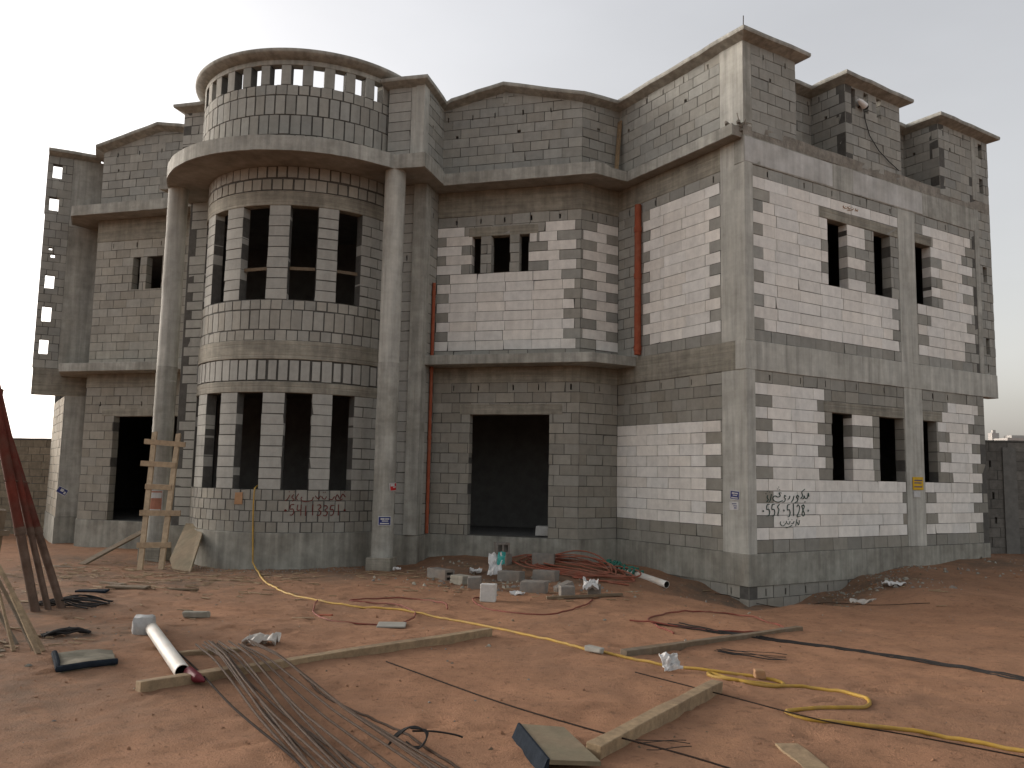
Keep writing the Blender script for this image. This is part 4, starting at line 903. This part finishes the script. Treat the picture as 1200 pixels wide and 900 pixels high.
for a, b in zip(rim, rim[1:] + rim[:1]): F.append((a, b, n * n + b, n * n + a))
mb.add(P, F); mb.build('sack_body', M['sackpale'], t, smooth=True)
mb = MB(); mb.tube([gp(-5.8, -8.37, .035), gp(-5.58, -8.57, .04), gp(-5.38, -8.76, .035), gp(-5.26, -8.56, .035), gp(-5.15, -8.36, .04)], .027, 8); mb.build('folded_edge', M['navy'], t, smooth=True)
# pvc pipe with pale bucket and maroon cap
def pipe(name, a, b, ra, label, m_=None, ha=None, hb=None, inner='pvcin'):
    t = thing(name, label, 'pipe', gp(*a)); A_ = np.array(gp(*a, ra if ha is None else ha)); B_ = np.array(gp(*b, ra if hb is None else hb)); d = (B_ - A_) / np.linalg.norm(B_ - A_)
    mb = MB(); mb.tube([A_, A_ + (B_ - A_) * .5, B_], ra, 20, caps=False); mb.build('pipe_wall', m_ or M['pvc'], t, smooth=True)
    mb = MB(); mb.tube([A_ + d * .002, B_ - d * .002], ra * .9, 20, caps=False)
    n_ = 20; mb.build('pipe_bore', M[inner], t, smooth=True)
    mb = MB(); 
    for c_, r1, s_ in ((A_, ra, 1), (B_, ra, -1)):
        mb.tube([c_ + d * s_ * .0, c_ + d * s_ * .001], [ra, ra * .9], 20, caps=False)
    mb.tube([A_ + d * .35, A_ + d * .352], ra * .89, 20); mb.build('pipe_lip', m_ or M['pvc'], t)
    return t
t = pipe('plastic_pipe', (-6.1, -6.84), (-4.3, -8.62), .06, 'white plastic pipe lying between the pale foam block and the maroon cap')
A_ = np.array(gp(-6.1, -6.84, .06)); B_ = np.array(gp(-4.3, -8.62, .06))
mb = MB(); mb.tube([A_ + (B_ - A_) * k for k in (-.02, .06)], .07, 20); mb.build('pipe_socket', M['pvc'], t, smooth=True)
mb = MB(); bm_ = bmesh.new(); bmesh.ops.create_cube(bm_, size=1.); bmesh.ops.subdivide_edges(bm_, edges=bm_.edges, cuts=5, use_grid_fill=True)
R_ = []
for v_ in bm_.verts:
    q_ = v_.co.copy(); k_ = q_.normalized() * .62; q_ = q_.lerp(k_, .38); nz = noise.noise(q_ * 3.3) * .16; q_ *= 1 + nz; R_.append(q_)
cz_ = gz(-5.93, -7.1) + .085; ca_, sa_ = math.cos(.45), math.sin(.45)
mb.add([(-5.93 + (q.x * ca_ - q.y * sa_) * .21, -7.1 + (q.x * sa_ + q.y * ca_) * .17, cz_ + q.z * .2) for q in R_], [[v.index for v in f.verts] for f in bm_.faces]); bm_.free()
tag(mb.build('foam_block', M['bucket'], smooth=True), 'lumpy pale foam block at the far end of the white pipe', 'foam block')
mb = MB(); c = np.array(gp(-4.2, -8.64, .045)); mb.tube([c + np.array([-.1, .06, .01]), c + np.array([-.06, .04, .025]), c + np.array([.07, -.02, 0]), c + np.array([.13, -.01, -.02])], [.02, .042, .04, .012], 14)
tag(mb.build('maroon_cap', M['maroon'], smooth=True), 'crushed maroon plastic cap at the near mouth of the white pipe', 'cap')
# white pipe with green netting
t = pipe('plastic_pipe', (-2.45, .9), (-1.32, -.12), .06, 'pale plastic pipe wound in green netting beside the plinth', ha=.1, hb=.07)
mb = MB(); a = np.array(gp(-2.45, .9, .1)); b = np.array(gp(-1.32, -.12, .07)); P = []
for k in range(70):
    f = k / 70 * .62 - .06; r = .085 + .03 * math.sin(k * 1.7); an = k * .75; P.append(a + (b - a) * f + np.array([.7 * math.cos(an) * r, .7 * math.cos(an) * r, abs(math.sin(an)) * r]))
mb.tube(P, .022, 6); mb.build('netting', M['green'], t)
# ---- loose blocks and rubble by the door
def hollow(x, y, z, rz, s=(.4, .2, .2), tilt=0, label='', group='loose grey blocks by the door', m_='greyblk', stand=False):
    mb = MB(); L_, W_, H_ = s; wt = .035; parts = [(0, W_ / 2 - wt / 2, L_, wt), (0, -W_ / 2 + wt / 2, L_, wt)] + [(q, 0, wt, W_ - 2 * wt) for q in (-L_ / 2 + wt / 2, 0, L_ / 2 - wt / 2)]
    for cx, cy, lx, ly in parts: mb.box((cx, cy, 0), (lx, ly, H_), jit=.003)
    mb.box((0, 0, -.01), (L_ - .02, W_ - .02, .03))
    R = []
    for (a, b, c) in mb.v:
        if stand == 'end': a, b, c = c, b, a
        elif stand: a, b, c = a, c, b
        if tilt: a, c = a * math.cos(tilt) - c * math.sin(tilt), a * math.sin(tilt) + c * math.cos(tilt)
        R.append((x + a * math.cos(rz) - b * math.sin(rz), y + a * math.sin(rz) + b * math.cos(rz), z + c))
    mb.v = R; return tag(mb.build('hollow_block', M[m_]), label, 'block', group)
def solid(name, x, y, z, s, rz, m_, label, cat='block', group=None, tilt=0, jit=.012):
    mb = MB(); mb.box((0, 0, 0), s, 0, jit=jit); R = []
    for a, b, c in mb.v:
        a, c = a * math.cos(tilt) - c * math.sin(tilt), a * math.sin(tilt) + c * math.cos(tilt)
        R.append((x + a * math.cos(rz) - b * math.sin(rz), y + a * math.sin(rz) + b * math.cos(rz), z + c))
    mb.v = R; o = mb.build(name, M[m_], bevel=.012); return tag(o, label, cat, group)
GB = 'loose grey blocks by the door'
x, y = -4.42, .55; z0 = gz(x, y)
hollow(x, y, z0 + .1, -.25, label='hollow block lying open side out at the bottom of the little stack', stand=True, s=(.36, .2, .2)); hollow(x + .02, y, z0 + .305, .5, label='hollow block set crooked on top of the little stack', stand=True, s=(.26, .2, .2))
hollow(-5.02, -.98, gz(-5.02, -.98) + .065, -.55, label='grey hollow block lying with its open end toward the round column', stand='end', s=(.2, .2, .5))
solid('grey_block', -4.45, -1.55, gz(-4.45, -1.55) + .065, (.3, .2, .15), -.5, 'board', 'brownish block half buried in front of the hollow one', group=GB)
solid('grey_block', -4.08, -1.98, gz(-4.08, -1.98) + .065, (.2, .22, .22), .3, 'greyblk', 'upright grey block behind the standing white block', group=GB)
solid('grey_block', -3.85, -.75, gz(-3.85, -.75) + .065, (.42, .22, .2), -.15, 'greyblk', 'grey block below the teal printed bag', group=GB)
solid('grey_block', -3.28, -.62, gz(-3.28, -.62) + .065, (.42, .2, .2), -.2, 'greyblk', 'long grey block in front of the red conduit heap', group=GB)
solid('grey_block', -3.62, .62, gz(-3.62, .62) + .14, (.4, .2, .2), .1, 'greyblk', 'grey block sitting inside the red conduit heap', group=GB)
solid('grey_block', -3.1, -2.1, gz(-3.1, -2.1) + .065, (.4, .2, .2), -.05, 'greyblk', 'brick shaped grey block lying square right of the white block', group=GB)
solid('grey_block', -2.52, -2.45, gz(-2.52, -2.45) + .065, (.22, .24, .2), .35, 'greyblk', 'squat grey block next to the white rag', group=GB)
solid('grey_block', -2.72, -1.75, gz(-2.72, -1.75) + .06, (.3, .16, .14), .8, 'greyblk', 'broken grey block lying askew between two whole ones', group=GB, tilt=.3)
solid('grey_block', -2.16, -2.2, gz(-2.16, -2.2) + .08, (.18, .2, .16), .1, 'greyblk', 'small grey block under the white rag', group=GB)
solid('white_block', -3.47, -3.22, gz(-3.47, -3.22) + .115, (.21, .15, .25), .12, 'aac', 'white aerated block standing on end in front of the rubble', jit=.014)
mb = MB(); mb.beam(gp(-2.75, -2.75, .02), gp(-1.75, -2.25, .03), .07, .03); tag(mb.build('wood_strip', M['wood_old']), 'thin slat lying on the sand in front of the white rag', 'slat')
# crumpled sheets
def crumple(name, cx, cy, h, sx, sy, rz, m_, label, cat, amp=.05, seed=0, n=9, tilt=0, parent=None):
    mb = MB(); P = []
    for l in (0, 1):
        for j in range(n):
            for i in range(n):
                u, v = i / (n - 1) - .5, j / (n - 1) - .5; q = noise.noise(Vector((u * 4 + seed, v * 4, seed * 1.7))); e = 1 + .25 * noise.noise(Vector((u * 3, v * 3 + seed, 5)))
                a, b, c = u * sx * e, v * sy * e, amp * (q + .5 + .6 * abs(noise.noise(Vector((u * 9, v * 9, seed))))) - (.008 if l == 0 else 0)
                b, c = b * math.cos(tilt) - c * math.sin(tilt), b * math.sin(tilt) + c * math.cos(tilt)
                P.append((cx + a * math.cos(rz) - b * math.sin(rz), cy + a * math.sin(rz) + b * math.cos(rz), h + c))
    F = []
    for j in range(n - 1):
        for i in range(n - 1):
            k = j * n + i; F += [(k, k + n, k + n + 1, k + 1), tuple(n * n + x for x in (k, k + 1, k + n + 1, k + n))]
    rim = [i for i in range(n)] + [j * n + n - 1 for j in range(1, n)] + [(n - 1) * n + i for i in range(n - 2, -1, -1)] + [j * n for j in range(n - 2, 0, -1)]
    for a, b in zip(rim, rim[1:] + rim[:1]): F.append((a, b, n * n + b, n * n + a))
    mb.add(P, F); o = mb.build(name, m_ if isinstance(m_, list) else M[m_], parent)
    return tag(o, label, cat) if label else o
t = thing('plastic_bag', 'white plastic bag with a teal print slumped over the blocks by the door', 'bag', gp(-4.18, -.35))
crumple('bag_body', -4.22, -.42, gz(-4.2, -.4) + .2, .26, .42, .25, 'paper', None, None, .09, 3, tilt=.95, parent=t)
crumple('bag_print', -4.13, -.36, gz(-4.2, -.4) + .31, .14, .24, .15, 'teal', None, None, .05, 5, tilt=1.0, parent=t)
crumple('white_rag', -2.2, -2.3, gz(-2.2, -2.3) + .13, .22, .24, .3, 'paper', 'white rag draped over the small grey block', 'rag', .1, 8, tilt=.5)
crumple('paper_scrap', -.66, -6.78, gz(-.66, -6.78) + .06, .16, .16, .5, 'paper', 'torn white sheet standing up beside the yellow hose', 'paper', .06, 11, tilt=.85)
crumple('plastic_sheet', -4.55, -7.12, gz(-4.55, -7.12) + .0, .3, .3, .4, 'plastic', 'crumpled dusty plastic sheet behind the ends of the bars', 'plastic', .08, 13)
crumple('paper_scrap', -4.65, -.2, gz(-4.65, -.2) + .02, .22, .18, .4, 'paper', 'small white scrap on the mound under the door', 'paper', .08, 17)
crumple('paper_scrap', -3.25, -2.5, gz(-3.25, -2.5) + .0, .22, .12, .2, 'paper', 'flat white scrap between the white block and the grey blocks', 'paper', .05, 19)
crumple('paper_scrap', 2.3, .75, gz(2.3, .75) + .01, .3, .3, .4, 'paper', 'white scrap on the earth slope below the long side wall', 'paper', .06, 23)
crumple('paper_scrap', 1.75, -.1, gz(1.75, -.1) + .0, .42, .2, .2, 'plastic', 'long pale scrap in front of the earth slope', 'paper', .05, 29)
crumple('paper_scrap', -6.1, -.35, gz(-6.1, -.35) + .04, .14, .12, .2, 'paper', 'tiny white scrap next to the foot of the round column', 'paper', .06, 37)
solid('grey_tile', -3.85, -5.6, gz(-3.85, -5.6) + .012, (.32, .3, .02), .35, 'tile', 'square grey tile lying inside the red conduit loop', 'tile', jit=.004)
# dark debris pieces on the left
for i, (x, y, a, b, h, rz, mt, lb, ct) in enumerate(((-8.75, -4.72, .4, .2, .03, .4, 'navy', 'dark flat scrap lying on the sand left of the pale foam block', 'scrap'), (-8.6, -4.2, .6, .18, .04, .2, 'wood_old', 'low brown slat behind the dark flat scrap', 'slat'),
        (-6.15, -5.95, .28, .16, .07, .5, 'board', 'dark clod with a wire tail right of the pale foam block', 'clod'), (-4.9, -5.2, .16, .1, .02, .2, 'orange', 'small orange scrap left of the red conduit loop', 'scrap'), (-9.4, -3.6, .5, .1, .03, -.2, 'wood_old', 'thin slat lying in front of the ladder', 'slat'), (-7.9, -3.9, .45, .07, .03, .3, 'wood_old', 'thin splinter of wood between scrap and ladder', 'slat'))):
    solid('loose_scrap' if ct == 'scrap' else ('wood_strip' if ct == 'slat' else 'clod'), x, y, gz(x, y) + h / 2, (a, b, h), rz, mt, lb, ct, jit=.02 if h > .05 else .008)
# ---- ladder against the left column
t = thing('wooden_ladder', 'rough site ladder of nailed planks leaning on the left round column', 'ladder', gp(-10.4, -1.5))
r0a, r0b = (-10.55, -1.62, gz(-10.55, -1.62) - .02), (-11.5, -.3, 1.93); r1a, r1b = (-10.2, -1.5, gz(-10.2, -1.5) - .02), (-10.98, -.25, 1.9)
up = (.1, -.75, .5)
for a, b in ((r0a, r0b), (r1a, r1b)):
    mb = MB(); mb.beam(a, b, .095, .05, up, seg=4); mb.build('rail', M['wood_pale'], t)
for k, (f, l, r, dz) in enumerate(((.915, -.2, .18, -.01), (.745, -.22, .03, 0), (.575, -.07, .0, 0), (.385, -.12, .24, .01), (.165, -.1, .13, 0))):
    A_ = np.array(r0a) + (np.array(r0b) - np.array(r0a)) * f; B_ = np.array(r1a) + (np.array(r1b) - np.array(r1a)) * f; d = (B_ - A_) / np.linalg.norm(B_ - A_); o_ = np.array([.03, -.045, .02])
    mb = MB(); mb.beam(A_ + d * l + o_, B_ + d * r + o_ + np.array([0, 0, dz]), .03, .1, (0, 0, 1)); mb.build('rung', M['wood_pale'], t)
# formwork board leaning on the bay
sh = [(-10.09, -1.3, -.66), (-9.63, -1.46, -.67), (-10.04, -.6, -.02), (-10.35, -.29, .15), (-10.74, -.17, .14), (-10.41, -1.01, -.47)]
mb = MB(); k = len(sh); nn = np.cross(np.array(sh[1]) - np.array(sh[0]), np.array(sh[2]) - np.array(sh[1])); nn /= np.linalg.norm(nn)
P = [np.array(q) for q in sh] + [np.array(q) - nn * .03 for q in sh]
mb.add(P, [tuple(range(k)), tuple(range(2 * k - 1, k - 1, -1))] + [(i, (i + 1) % k, k + (i + 1) % k, k + i) for i in range(k)]); tag(mb.build('formwork_board', M['ply']), 'weathered board with clipped corners leaning against the bay base', 'board')
# ---- red steel props leaning left, held by timbers outside the frame
PG = 'red steel props leaning together'
def prop(a, b, r, label):
    t = thing('steel_prop', label, 'prop', gp(*a), PG); A_ = np.array(gp(*a, -.02)); B_ = np.array(b)
    mb = MB(); mb.tube([A_ + (B_ - A_) * (.34 + .66 * k / 6) for k in range(7)], r, 14); mb.build('upper_tube', M['redpaint'], t, smooth=True)
    mb = MB(); mb.tube([A_ + (B_ - A_) * k * .115 for k in range(4)], r * .93, 14); mb.build('lower_tube', M['proprust'], t, smooth=True)
    mb = MB(); mb.tube([A_ + (B_ - A_) * .33, A_ + (B_ - A_) * .36], r * 1.12, 14); mb.build('collar', M['proprust'], t, smooth=True)
    mb = MB(); m_ = A_ + (B_ - A_) * .56; mb.tube([m_ + np.array([-.01, -.08, .0]), m_ + np.array([.01, .0, .02]), m_ + np.array([.02, .09, .0])], .008, 6); mb.build('pin', M['proprust'], t)
prop((-8.15, -6.26), (-8.88, -6.49, 2.24), .056, 'thick red steel prop, leftmost at its foot, leaning out of the picture')
prop((-8.1, -6.12), (-8.93, -6.36, 2.22), .04, 'slim red prop between the two thicker ones')
prop((-8.06, -5.95), (-9.12, -6.25, 2.2), .05, 'red steel prop with its foot nearest the black wire clippings')
mb = MB(); mb.beam((-9.4, -7.05, gz(-9.4, -7.05) - .1), (-8.98, -6.72, 2.2), .08, .08); mb.beam((-9.9, -5.8, gz(-9.9, -5.8) - .1), (-9.3, -5.98, 2.2), .08, .08); mb.beam((-8.93, -6.75, 2.03), (-9.33, -5.95, 2.03), .08, .08); tag(mb.build('timber_trestle', M['wood_old']), 'timber trestle at the left edge that the red props lean on', 'trestle')
# stick pile at the left edge
SG = 'sticks piled at the left edge'
SL = ('longest pale stick leaning up out of the pile at the left edge', 'second long stick leaning up beside the longest', 'short broad stick leaning at the near side of the pile', 'broad stick lying flat under the pile', 'thin stick leaning steeply in the pile', 'stick sloping at the back of the pile', 'stick lying at the very bottom of the pile')
for i, (a, b, zb, wd) in enumerate((((-6.1, -8.19), (-7.45, -7.78), .62, .032), ((-6.27, -8.12), (-7.5, -7.7), .45, .03), ((-6.04, -8.3), (-6.7, -8.0), .0, .045), ((-6.5, -8.25), (-7.4, -7.8), -.44, .06), ((-6.42, -8.2), (-7.3, -7.72), .3, .025), ((-6.7, -7.9), (-7.6, -7.6), .1, .03), ((-6.3, -8.45), (-7.2, -8.2), -.42, .05))):
    mb = MB(); mb.beam(gp(*a, .0), (*b, zb), wd, .02, seg=3, jit=.004)
    tag(mb.build('wooden_stick', M['wood'] if i % 2 == 0 else M['wood_old']), SL[i], 'stick', SG)
mb = MB(); mb.beam((-7.75, -7.95, gz(-7.75, -7.95) - .1), (-7.5, -7.85, .75), .08, .08); mb.beam((-7.8, -7.3, gz(-7.8, -7.3) - .1), (-7.56, -7.4, .75), .08, .08); mb.beam((-7.52, -7.95, .52), (-7.58, -7.3, .5), .08, .06); tag(mb.build('timber_trestle', M['wood_old']), 'low timber rest at the left edge that the pale sticks lean on', 'trestle')
def tangle(name, cx, cy, sx, sy, n, label, r=.012, seed=1, h=.1, rz=0.):
    h *= .6; random.seed(seed); mb = MB()
    for i in range(n):
        a = ru(-.35, .35) + rz; ox, oy = ru(-.5, .5) * sy, ru(-.5, .5) * sy; P = []
        for k in range(5):
            f = (k / 4 - .5) * sx * ru(.85, 1); P.append(gp(cx + f * math.cos(a) - oy * math.sin(a), cy + f * math.sin(a) + oy * math.cos(a), .02 + ru(0, h) * math.sin(k / 4 * math.pi)))
        mb.tube([tuple(q) for q in smooth_path(P, .06)], r, 6)
    return tag(mb.build(name, M['black'], smooth=True), label, 'wire')
tangle('wire_coil', -6.6, -7.4, .45, .12, 9, 'flat black coil of wire next to the stick pile', .012, 3, .1, .75); tangle('wire_clippings', -8.1, -5.75, .9, .5, 16, 'heap of black wire clippings behind the red props', .009, 5, .14, .2)
tangle('twig_scatter', .05, -5.75, 8 * .09, .3, 9, 'dark thin twigs scattered near the black cables', .0028, 9, .01, -.2); tangle('twig_scatter', -.5, -9.05, .35, .2, 3, 'thin dark twigs beside the square timber', .0025, 10, .01, .5)
tangle('wire_clippings', -12.3, -3.9, .9, .5, 10, 'black wire clippings in front of the left wing', .008, 12, .1, .1)
random.seed(77)
# loose chips and stones nobody could count
mb = MB()
def chip(x, y, s, flat=.4, mi=0):
    z = gz(x, y); c = ru(0, 6.28); cc, ss = math.cos(c), math.sin(c); a, b, h = s * ru(.6, 1.4), s * ru(.45, .95), s * flat; P = []
    for px, py, pz in ((1, .2, 0), (.2, 1, .1), (-1, .1, 0), (-.1, -1, .1), (.2, .1, 1), (-.45, -.3, .8), (.1, 0, -.6)):
        px *= a * .6 * ru(.7, 1.3); py *= b * .6 * ru(.7, 1.3); P.append((x + px * cc - py * ss, y + px * ss + py * cc, z + pz * h * ru(.7, 1.2)))
    mb.add(P, [(0, 1, 4), (1, 5, 4), (1, 2, 5), (2, 3, 5), (3, 0, 4), (3, 4, 5), (1, 0, 6), (2, 1, 6), (3, 2, 6), (0, 3, 6)], mi)
for _ in range(2200):                       # clods of the same sand in the near yard
    x, y = ru(-7, 3.2), ru(-10.5, -1.5); chip(x, y, ru(.005, .017) * (1.8 if rnd() < .06 else 1), ru(.35, .6), 0)
for cx, cy, sx, sy, n in ((-4.3, -1.1, .7, .6, 90), (-3.1, -1.7, .6, .5, 60), (-5.4, .3, .4, .3, 16), (1.9, 1.0, .6, .4, 60), (3.6, 2.7, .7, .4, 40), (5.6, 4.6, .8, .5, 40)):
    for _ in range(n): chip(random.gauss(cx, sx), random.gauss(cy, sy), ru(.03, .085), ru(.4, .7), random.choice((1, 2, 2, 0)))
for _ in range(800):
    th = math.radians(ru(-60, 68)); r_ = 2.2 + abs(random.gauss(0, .3)); chip(BX + r_ * math.sin(th), BY - r_ * math.cos(th), ru(.008, .03), ru(.4, .8), random.choice((1, 1, 2, 0)))
for _ in range(420):
    s_ = ru(1.2, 4.6); q = s_ * e1 - (.05 + abs(random.gauss(0, .5)) * (1.4 if s_ < 3 else .7)) * e2; chip(q[0], q[1], ru(.01, .04), ru(.4, .8), random.choice((1, 2, 2, 0, 3)))
zones = [(-9.3, -1.2, 2.2, .6, 120), (-11.5, -2.6, 2.4, 1.4, 300), (-4.2, -.9, 1.3, 1.2, 200), (-3.2, -1.8, 1.6, .8, 120), (1.6, .9, 1.2, .9, 320), (-.1, -.6, .9, .4, 120), (-8.3, -5, 2.2, 2.0, 240), (-6.6, -7.2, 1.0, .8, 120), (5.2, 4.6, 1.2, .7, 160), (-1, -5, 4, 3.2, 220), (-2.5, -8, 2.6, 1.4, 90), (2, -3, 2.5, 2, 100), (-1.7, .3, .8, .5, 60), (-6.2, -.3, .5, .4, 60)]
for cx, cy, sx, sy, n in zones:
    for _ in range(n):
        x, y = random.gauss(cx, sx), random.gauss(cy, sy)
        if abs(x - BX) < 2.4 and y > BY - 2.5 and (x - BX) ** 2 + (y - BY) ** 2 < 5.2: continue
        chip(x, y, ru(.008, .026) * (2.2 if rnd() < .05 else 1), ru(.3, .7), random.choice((0, 0, 0, 0, 1, 2, 3)))
o = mb.build('loose_rubble', [M['sand'], M['greyblk'], M['board'], M['wood_old']]); o['kind'] = 'stuff'; o['label'] = 'small stones and chips scattered over the sand'; o['category'] = 'rubble'
mb = MB()
for cx, cy, sx, sy, n in ((-10.4, -2.4, 1.5, .8, 170), (-8.8, -4.2, 1.6, 1.1, 80), (-5.9, -.7, .5, .35, 45), (-3.6, -2.2, 1.0, .6, 50), (-8.6, -2.0, 1.2, .5, 60), (1.4, .4, 1., .7, 16), (-6.6, -7.8, .35, .3, 14)):
    for _ in range(n):
        x, y = random.gauss(cx, sx), random.gauss(cy, sy)
        if (x - BX) ** 2 + (y - BY) ** 2 < 5.4: continue
        l = ru(.06, .26); a = ru(-.6, .6); mb.beam(gp(x, y, .012), gp(x + l * math.cos(a), y + l * math.sin(a), .015), ru(.01, .035), .008, jit=.002)
o = mb.build('wood_splinters', M['wood']); o['kind'] = 'stuff'; o['label'] = 'wood splinters scattered over the sand'; o['category'] = 'litter'
# block lying inside the doorway
solid('white_block', -3.98, 2.3, .1, (.42, .22, .2), .05, 'aac', 'pale block lying on the floor just inside the wide doorway')

# ------------------------------------------------------------------ camera, light, sky
cam = bpy.data.cameras.new('camera'); co = bpy.data.objects.new('camera', cam); C.objects.link(co)
YAW, PIT, ROL = .2802, .109, -.0198
F0 = Vector((-math.sin(YAW), math.cos(YAW), 0)); R0 = Vector((math.cos(YAW), math.sin(YAW), 0)); U0 = Vector((0, 0, 1))
Fd = F0 * math.cos(PIT) + U0 * math.sin(PIT); Ud = U0 * math.cos(PIT) - F0 * math.sin(PIT)
Rd = R0 * math.cos(ROL) - Ud * math.sin(ROL); Ud = Ud * math.cos(ROL) + R0 * math.sin(ROL)
from mathutils import Matrix
mx_ = Matrix((Rd, Ud, -Fd)).transposed().to_4x4(); mx_.translation = Vector((.0447, -14.442, 1.2206)); co.matrix_world = mx_
cam.sensor_width = 36; cam.lens = 36 * 973.2 / 1200; cam.clip_start = .05; cam.clip_end = 3000
sc = bpy.context.scene; sc.camera = co
AZ, EL = math.radians(169), math.radians(14)
sd = Vector((math.cos(AZ) * math.cos(EL), math.sin(AZ) * math.cos(EL), math.sin(EL)))
sl = bpy.data.lights.new('sun', 'SUN'); so = bpy.data.objects.new('sun', sl); C.objects.link(so); sl.energy = SUN_E; sl.angle = math.radians(20); sl.color = (1, .9, .76)
so.rotation_euler = sd.to_track_quat('Z', 'Y').to_euler(); so.location = (0, 0, 30)
wd = bpy.data.worlds.new('World'); sc.world = wd; wd.use_nodes = True; nt = wd.node_tree; N = nt.nodes; L = nt.links
bg = N['Background']; sky = N.new('ShaderNodeTexSky'); sky.sky_type = 'NISHITA'; sky.sun_disc = False; sky.sun_elevation = EL; sky.sun_rotation = math.pi / 2 - AZ; sky.dust_density = 3.5; sky.air_density = 1.3; sky.ozone_density = 1
hs = N.new('ShaderNodeHueSaturation'); hs.inputs['Saturation'].default_value = SKY_SAT; L.new(sky.outputs[0], hs.inputs['Color']); tcw = N.new('ShaderNodeTexCoord'); mpw = N.new('ShaderNodeMapping'); mpw.inputs['Scale'].default_value = (1.2, 1.2, 3.2); L.new(tcw.outputs['Generated'], mpw.inputs['Vector'])
nw = N.new('ShaderNodeTexNoise'); nw.inputs['Scale'].default_value = 1.6; nw.inputs['Detail'].default_value = 6; nw.inputs['Roughness'].default_value = .5; L.new(mpw.outputs[0], nw.inputs['Vector'])
mr = N.new('ShaderNodeMapRange'); mr.inputs[1].default_value = .3; mr.inputs[2].default_value = .7; mr.inputs[3].default_value = 1.0; mr.inputs[4].default_value = 1.14; L.new(nw.outputs['Fac'], mr.inputs[0])
mw = N.new('ShaderNodeVectorMath'); mw.operation = 'SCALE'; L.new(hs.outputs[0], mw.inputs[0]); L.new(mr.outputs[0], mw.inputs['Scale']); L.new(mw.outputs[0], bg.inputs['Color'])   # thin veil of high haze
bg.inputs['Strength'].default_value = SKY_S
mw2 = N.new('ShaderNodeVectorMath'); mw2.operation = 'MULTIPLY'; mw2.inputs[1].default_value = (1.025, .995, .995); L.new(mw.outputs[0], mw2.inputs[0]); L.new(mw2.outputs[0], bg.inputs['Color'])   # dusty air
vs = sc.view_settings; vs.view_transform = 'Standard'; vs.look = 'None'; vs.exposure = EXPO; vs.gamma = 1; vs.use_curve_mapping = False
sc.cycles.max_bounces = 6; sc.cycles.diffuse_bounces = 3
